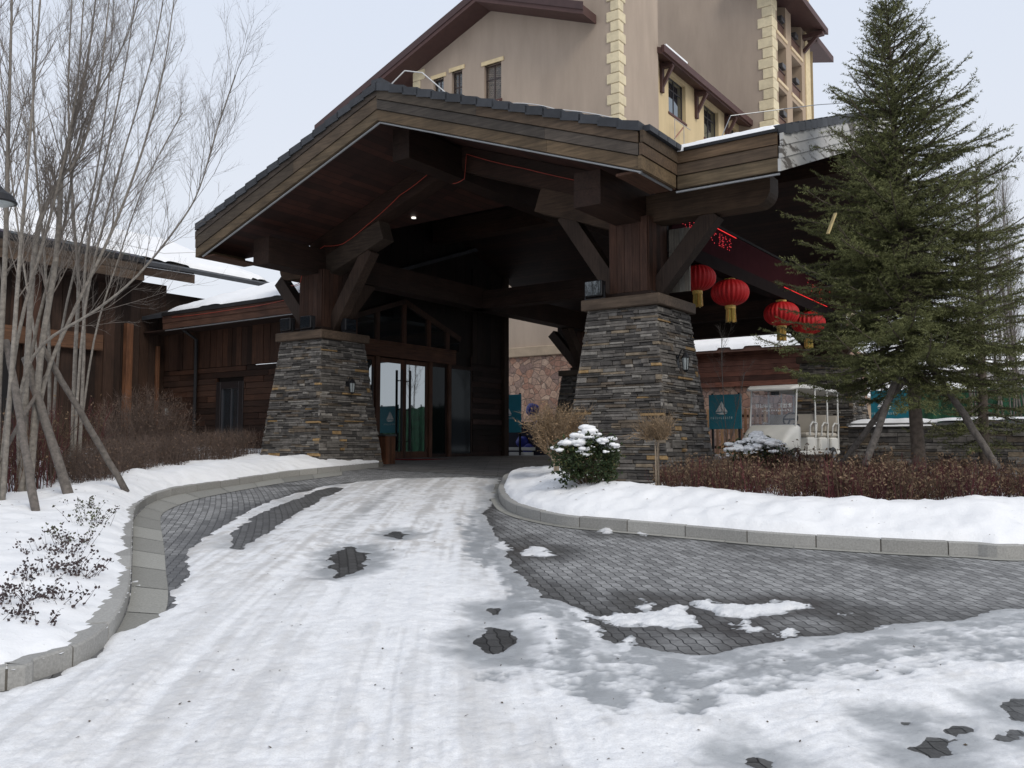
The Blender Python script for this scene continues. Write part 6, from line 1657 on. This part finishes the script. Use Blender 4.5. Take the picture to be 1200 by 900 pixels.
mb = MB(); loft(mb, [(1.02, rsec(.60, .34, .96, .10, .04)), (1.18, rsec(.60, .33, .95, .12, .05)), (1.40, rsec(.59, .33, .86, .13, .06)), (1.60, rsec(.56, .34, .74, .13, .05)), (1.72, rsec(.51, .38, .62, .10, .03)), (1.76, rsec(.46, .42, .56, .06, .02))], WHITE); ca.part('hood', mb, M['paint'], sm=True)
mb = MB(); mb.cbox((-1.62, -.6, .26), (1.04, .6, .36), .02, WHITE); ca.part('floor', mb, M['paint'])
mb = MB(); mb.cbox((1.0, -.58, .34), (1.05, .58, .98), .01, (.05, .05, .055)); ca.part('dashboard', mb, M['paint'])
mb = MB(); loft(mb, [(1.50, rsec(.58, .22, .36, .05)), (1.78, rsec(.52, .24, .37, .05)), (1.83, rsec(.46, .26, .35, .04))], (.03, .035, .06)); ca.part('bumper', mb, M['paint'], sm=True)
for s in (-1, 1):
    mb = MB(); mb.ico((1.66, s * .40, .56), .085, 2, (.6, .62, .63), 0, (.6, 1, .75)); ca.part('headlight', mb, M['glassy'], sm=True)
for xr in (.22, -.55, -1.30):
    mb = MB(); mb.cbox((xr - .25, -.58, .36), (xr + .25, .58, .68), .03, WHITE); s_ = ca.part('seat_base', mb, M['paint'])
    mb = MB(); mb.cbox((xr - .27, -.57, .682), (xr + .28, .57, .80), .045, BEI); ca.part('cushion', mb, M['paint'], s_)
    mb = MB()
    loft(mb, [(-.55, [(xr - .24 + a, .84 + b) for a, b in ((0, 0), (.09, .0), (.02, .40), (-.05, .40))]), (.55, [(xr - .24 + a, .84 + b) for a, b in ((0, 0), (.09, .0), (.02, .40), (-.05, .40))])], BEI)
    mb.v = [(y, x, z) for x, y, z in mb.v]; ca.part('backrest', mb, M['paint'], s_)
    for s in (-1, 1):
        mb = MB(); mb.tube([(xr - .2, s * .59, .72), (xr - .24, s * .6, 1.02), (xr + .05, s * .6, 1.04), (xr + .2, s * .6, .95), (xr + .2, s * .59, .72)], .018, 6, (.6, .6, .58)); ca.part('armrest', mb, M['paint'], s_)
mb = MB(); secs = []
for x, w_, z, h in ((-1.72, .50, 1.78, .05), (-1.66, .60, 1.79, .07), (-.9, .64, 1.82, .085), (.2, .64, 1.83, .09), (1.05, .62, 1.81, .085), (1.32, .56, 1.77, .06), (1.36, .48, 1.765, .04)): secs.append((x, rsec(w_, z - .01, z + h, min(.03, h / 2.2), .03, 3)))
loft(mb, secs, (.70, .69, .66)); ca.part('roof', mb, M['paint'], sm=True)
for s in (-1, 1):
    for a, b in (((1.20, s * .55, .88), (1.08, s * .55, 1.80)), ((.02, s * .58, .36), (.02, s * .58, 1.83)), ((-.80, s * .58, .36), (-.80, s * .58, 1.82)), ((-1.58, s * .57, .36), (-1.58, s * .57, 1.79))):
        mb = MB(); mb.tube([a, b], .021, 8, (.62, .62, .6)); ca.part('pillar', mb, M['paint'])
mb = MB(); mb.add([(1.21, -.53, .90), (1.21, .53, .90), (1.09, .53, 1.76), (1.09, -.53, 1.76), (1.202, -.53, .90), (1.202, .53, .90), (1.082, .53, 1.76), (1.082, -.53, 1.76)], [(0, 1, 2, 3), (7, 6, 5, 4), (0, 4, 5, 1), (1, 5, 6, 2), (2, 6, 7, 3), (3, 7, 4, 0)]); ws = ca.part('windscreen', mb, M['clear'])
rd = random.Random(9); mb = MB()
def wsx(z): return 1.215 - (z - .9) * .14
def strokes(y0, z0, cw, ch, n):
    for _ in range(n):
        if rd.random() < .5: a = rd.uniform(0, cw); q = rd.uniform(0, ch * .4); z = z0 + q; mb.obox((wsx(z), y0 - a, z), (wsx(z0 + ch), y0 - a + rd.uniform(-.01, .01), z0 + ch), .010, .004, (.72, .74, .75), up=(1, 0, 0))
        else: q = rd.uniform(0, ch); mb.obox((wsx(z0 + q), y0, z0 + q), (wsx(z0 + q), y0 - cw, z0 + q), .004, .010, (.72, .74, .75))
for i in range(8):
    if i == 3: continue
    strokes(.44 - i * .112, 1.36, .085, .10, 7)
for i in range(13): strokes(.44 - i * .056, 1.28, .034, .035, 3)
ca.part('lettering', mb, M['paint'], ws)
mb = MB()
for k in range(20):
    a, b = 2 * math.pi * k / 20, 2 * math.pi * (k + 1) / 20; f_ = lambda q: (.78 - .08 * math.sin(q), .27 + .17 * math.cos(q), 1.10 + .15 * math.sin(q)); mb.tube([f_(a), f_(b)], .018, 6, (.02, .02, .022), False)
mb.tube([(1.02, .27, .90), (.80, .27, 1.09)], .025, 6, (.02, .02, .022)); mb.obox((.78, .12, 1.10), (.78, .42, 1.10), .05, .04, (.02, .02, .022)); ca.part('steering_wheel', mb, M['paint'])
for x, s in ((1.32, -1), (1.32, 1), (-1.15, -1), (-1.15, 1)):
    mb = MB(); mb.lathe([(.12, -.09), (.20, -.09), (.225, -.06), (.225, .06), (.20, .09), (.12, .09)], (0, 0, 0), 22, (.02, .02, .02)); mb.v = [(x + a, s * .52 + c, .225 + b) for a, b, c in mb.v]; wl = ca.part('wheel', mb, M['paint'], sm=False)
    mb = MB(); mb.lathe([(.04, -.10), (.118, -.092), (.118, .092), (.04, .10)], (0, 0, 0), 18, (.4, .4, .4)); mb.v = [(x + a, s * .52 + c, .225 + b) for a, b, c in mb.v]; ca.part('hub', mb, M['paint'], wl)
mb = MB(); mb.cbox((.98, -.10, 1.66), (1.04, .10, 1.75), .01, (.03, .03, .03)); ca.part('mirror', mb, M['paint'])

# ================================================================ street lamp at the left edge
lx, ly, lz = at(-2, 232, 9.0)
t = T('street_lamp', 'dark street lamp shade at the left edge of the photo', 'lamp', (lx - .55, ly, g(ly)), False)
mb = MB(); mb.lathe([(.175, -.05), (.18, -.04), (.14, .03), (.06, .085), (.03, .12)], (lx, ly, lz), 28); t.part('lamp_shade', mb, M['black'], sm=False)
mb = MB(); mb.lathe([(.10, -.075), (.15, -.052)], (lx, ly, lz), 24, (.6, .6, .55)); t.part('lens', mb, M['glassy'])
mb = MB(); mb.tube([(lx - .55, ly, g(ly) - .1), (lx - .55, ly, lz + .1), (lx - .5, ly, lz + .28), (lx - .2, ly, lz + .32), (lx, ly, lz + .1)], [.06, .045, .035, .03, .03], 10); t.part('pole', mb, M['black'])
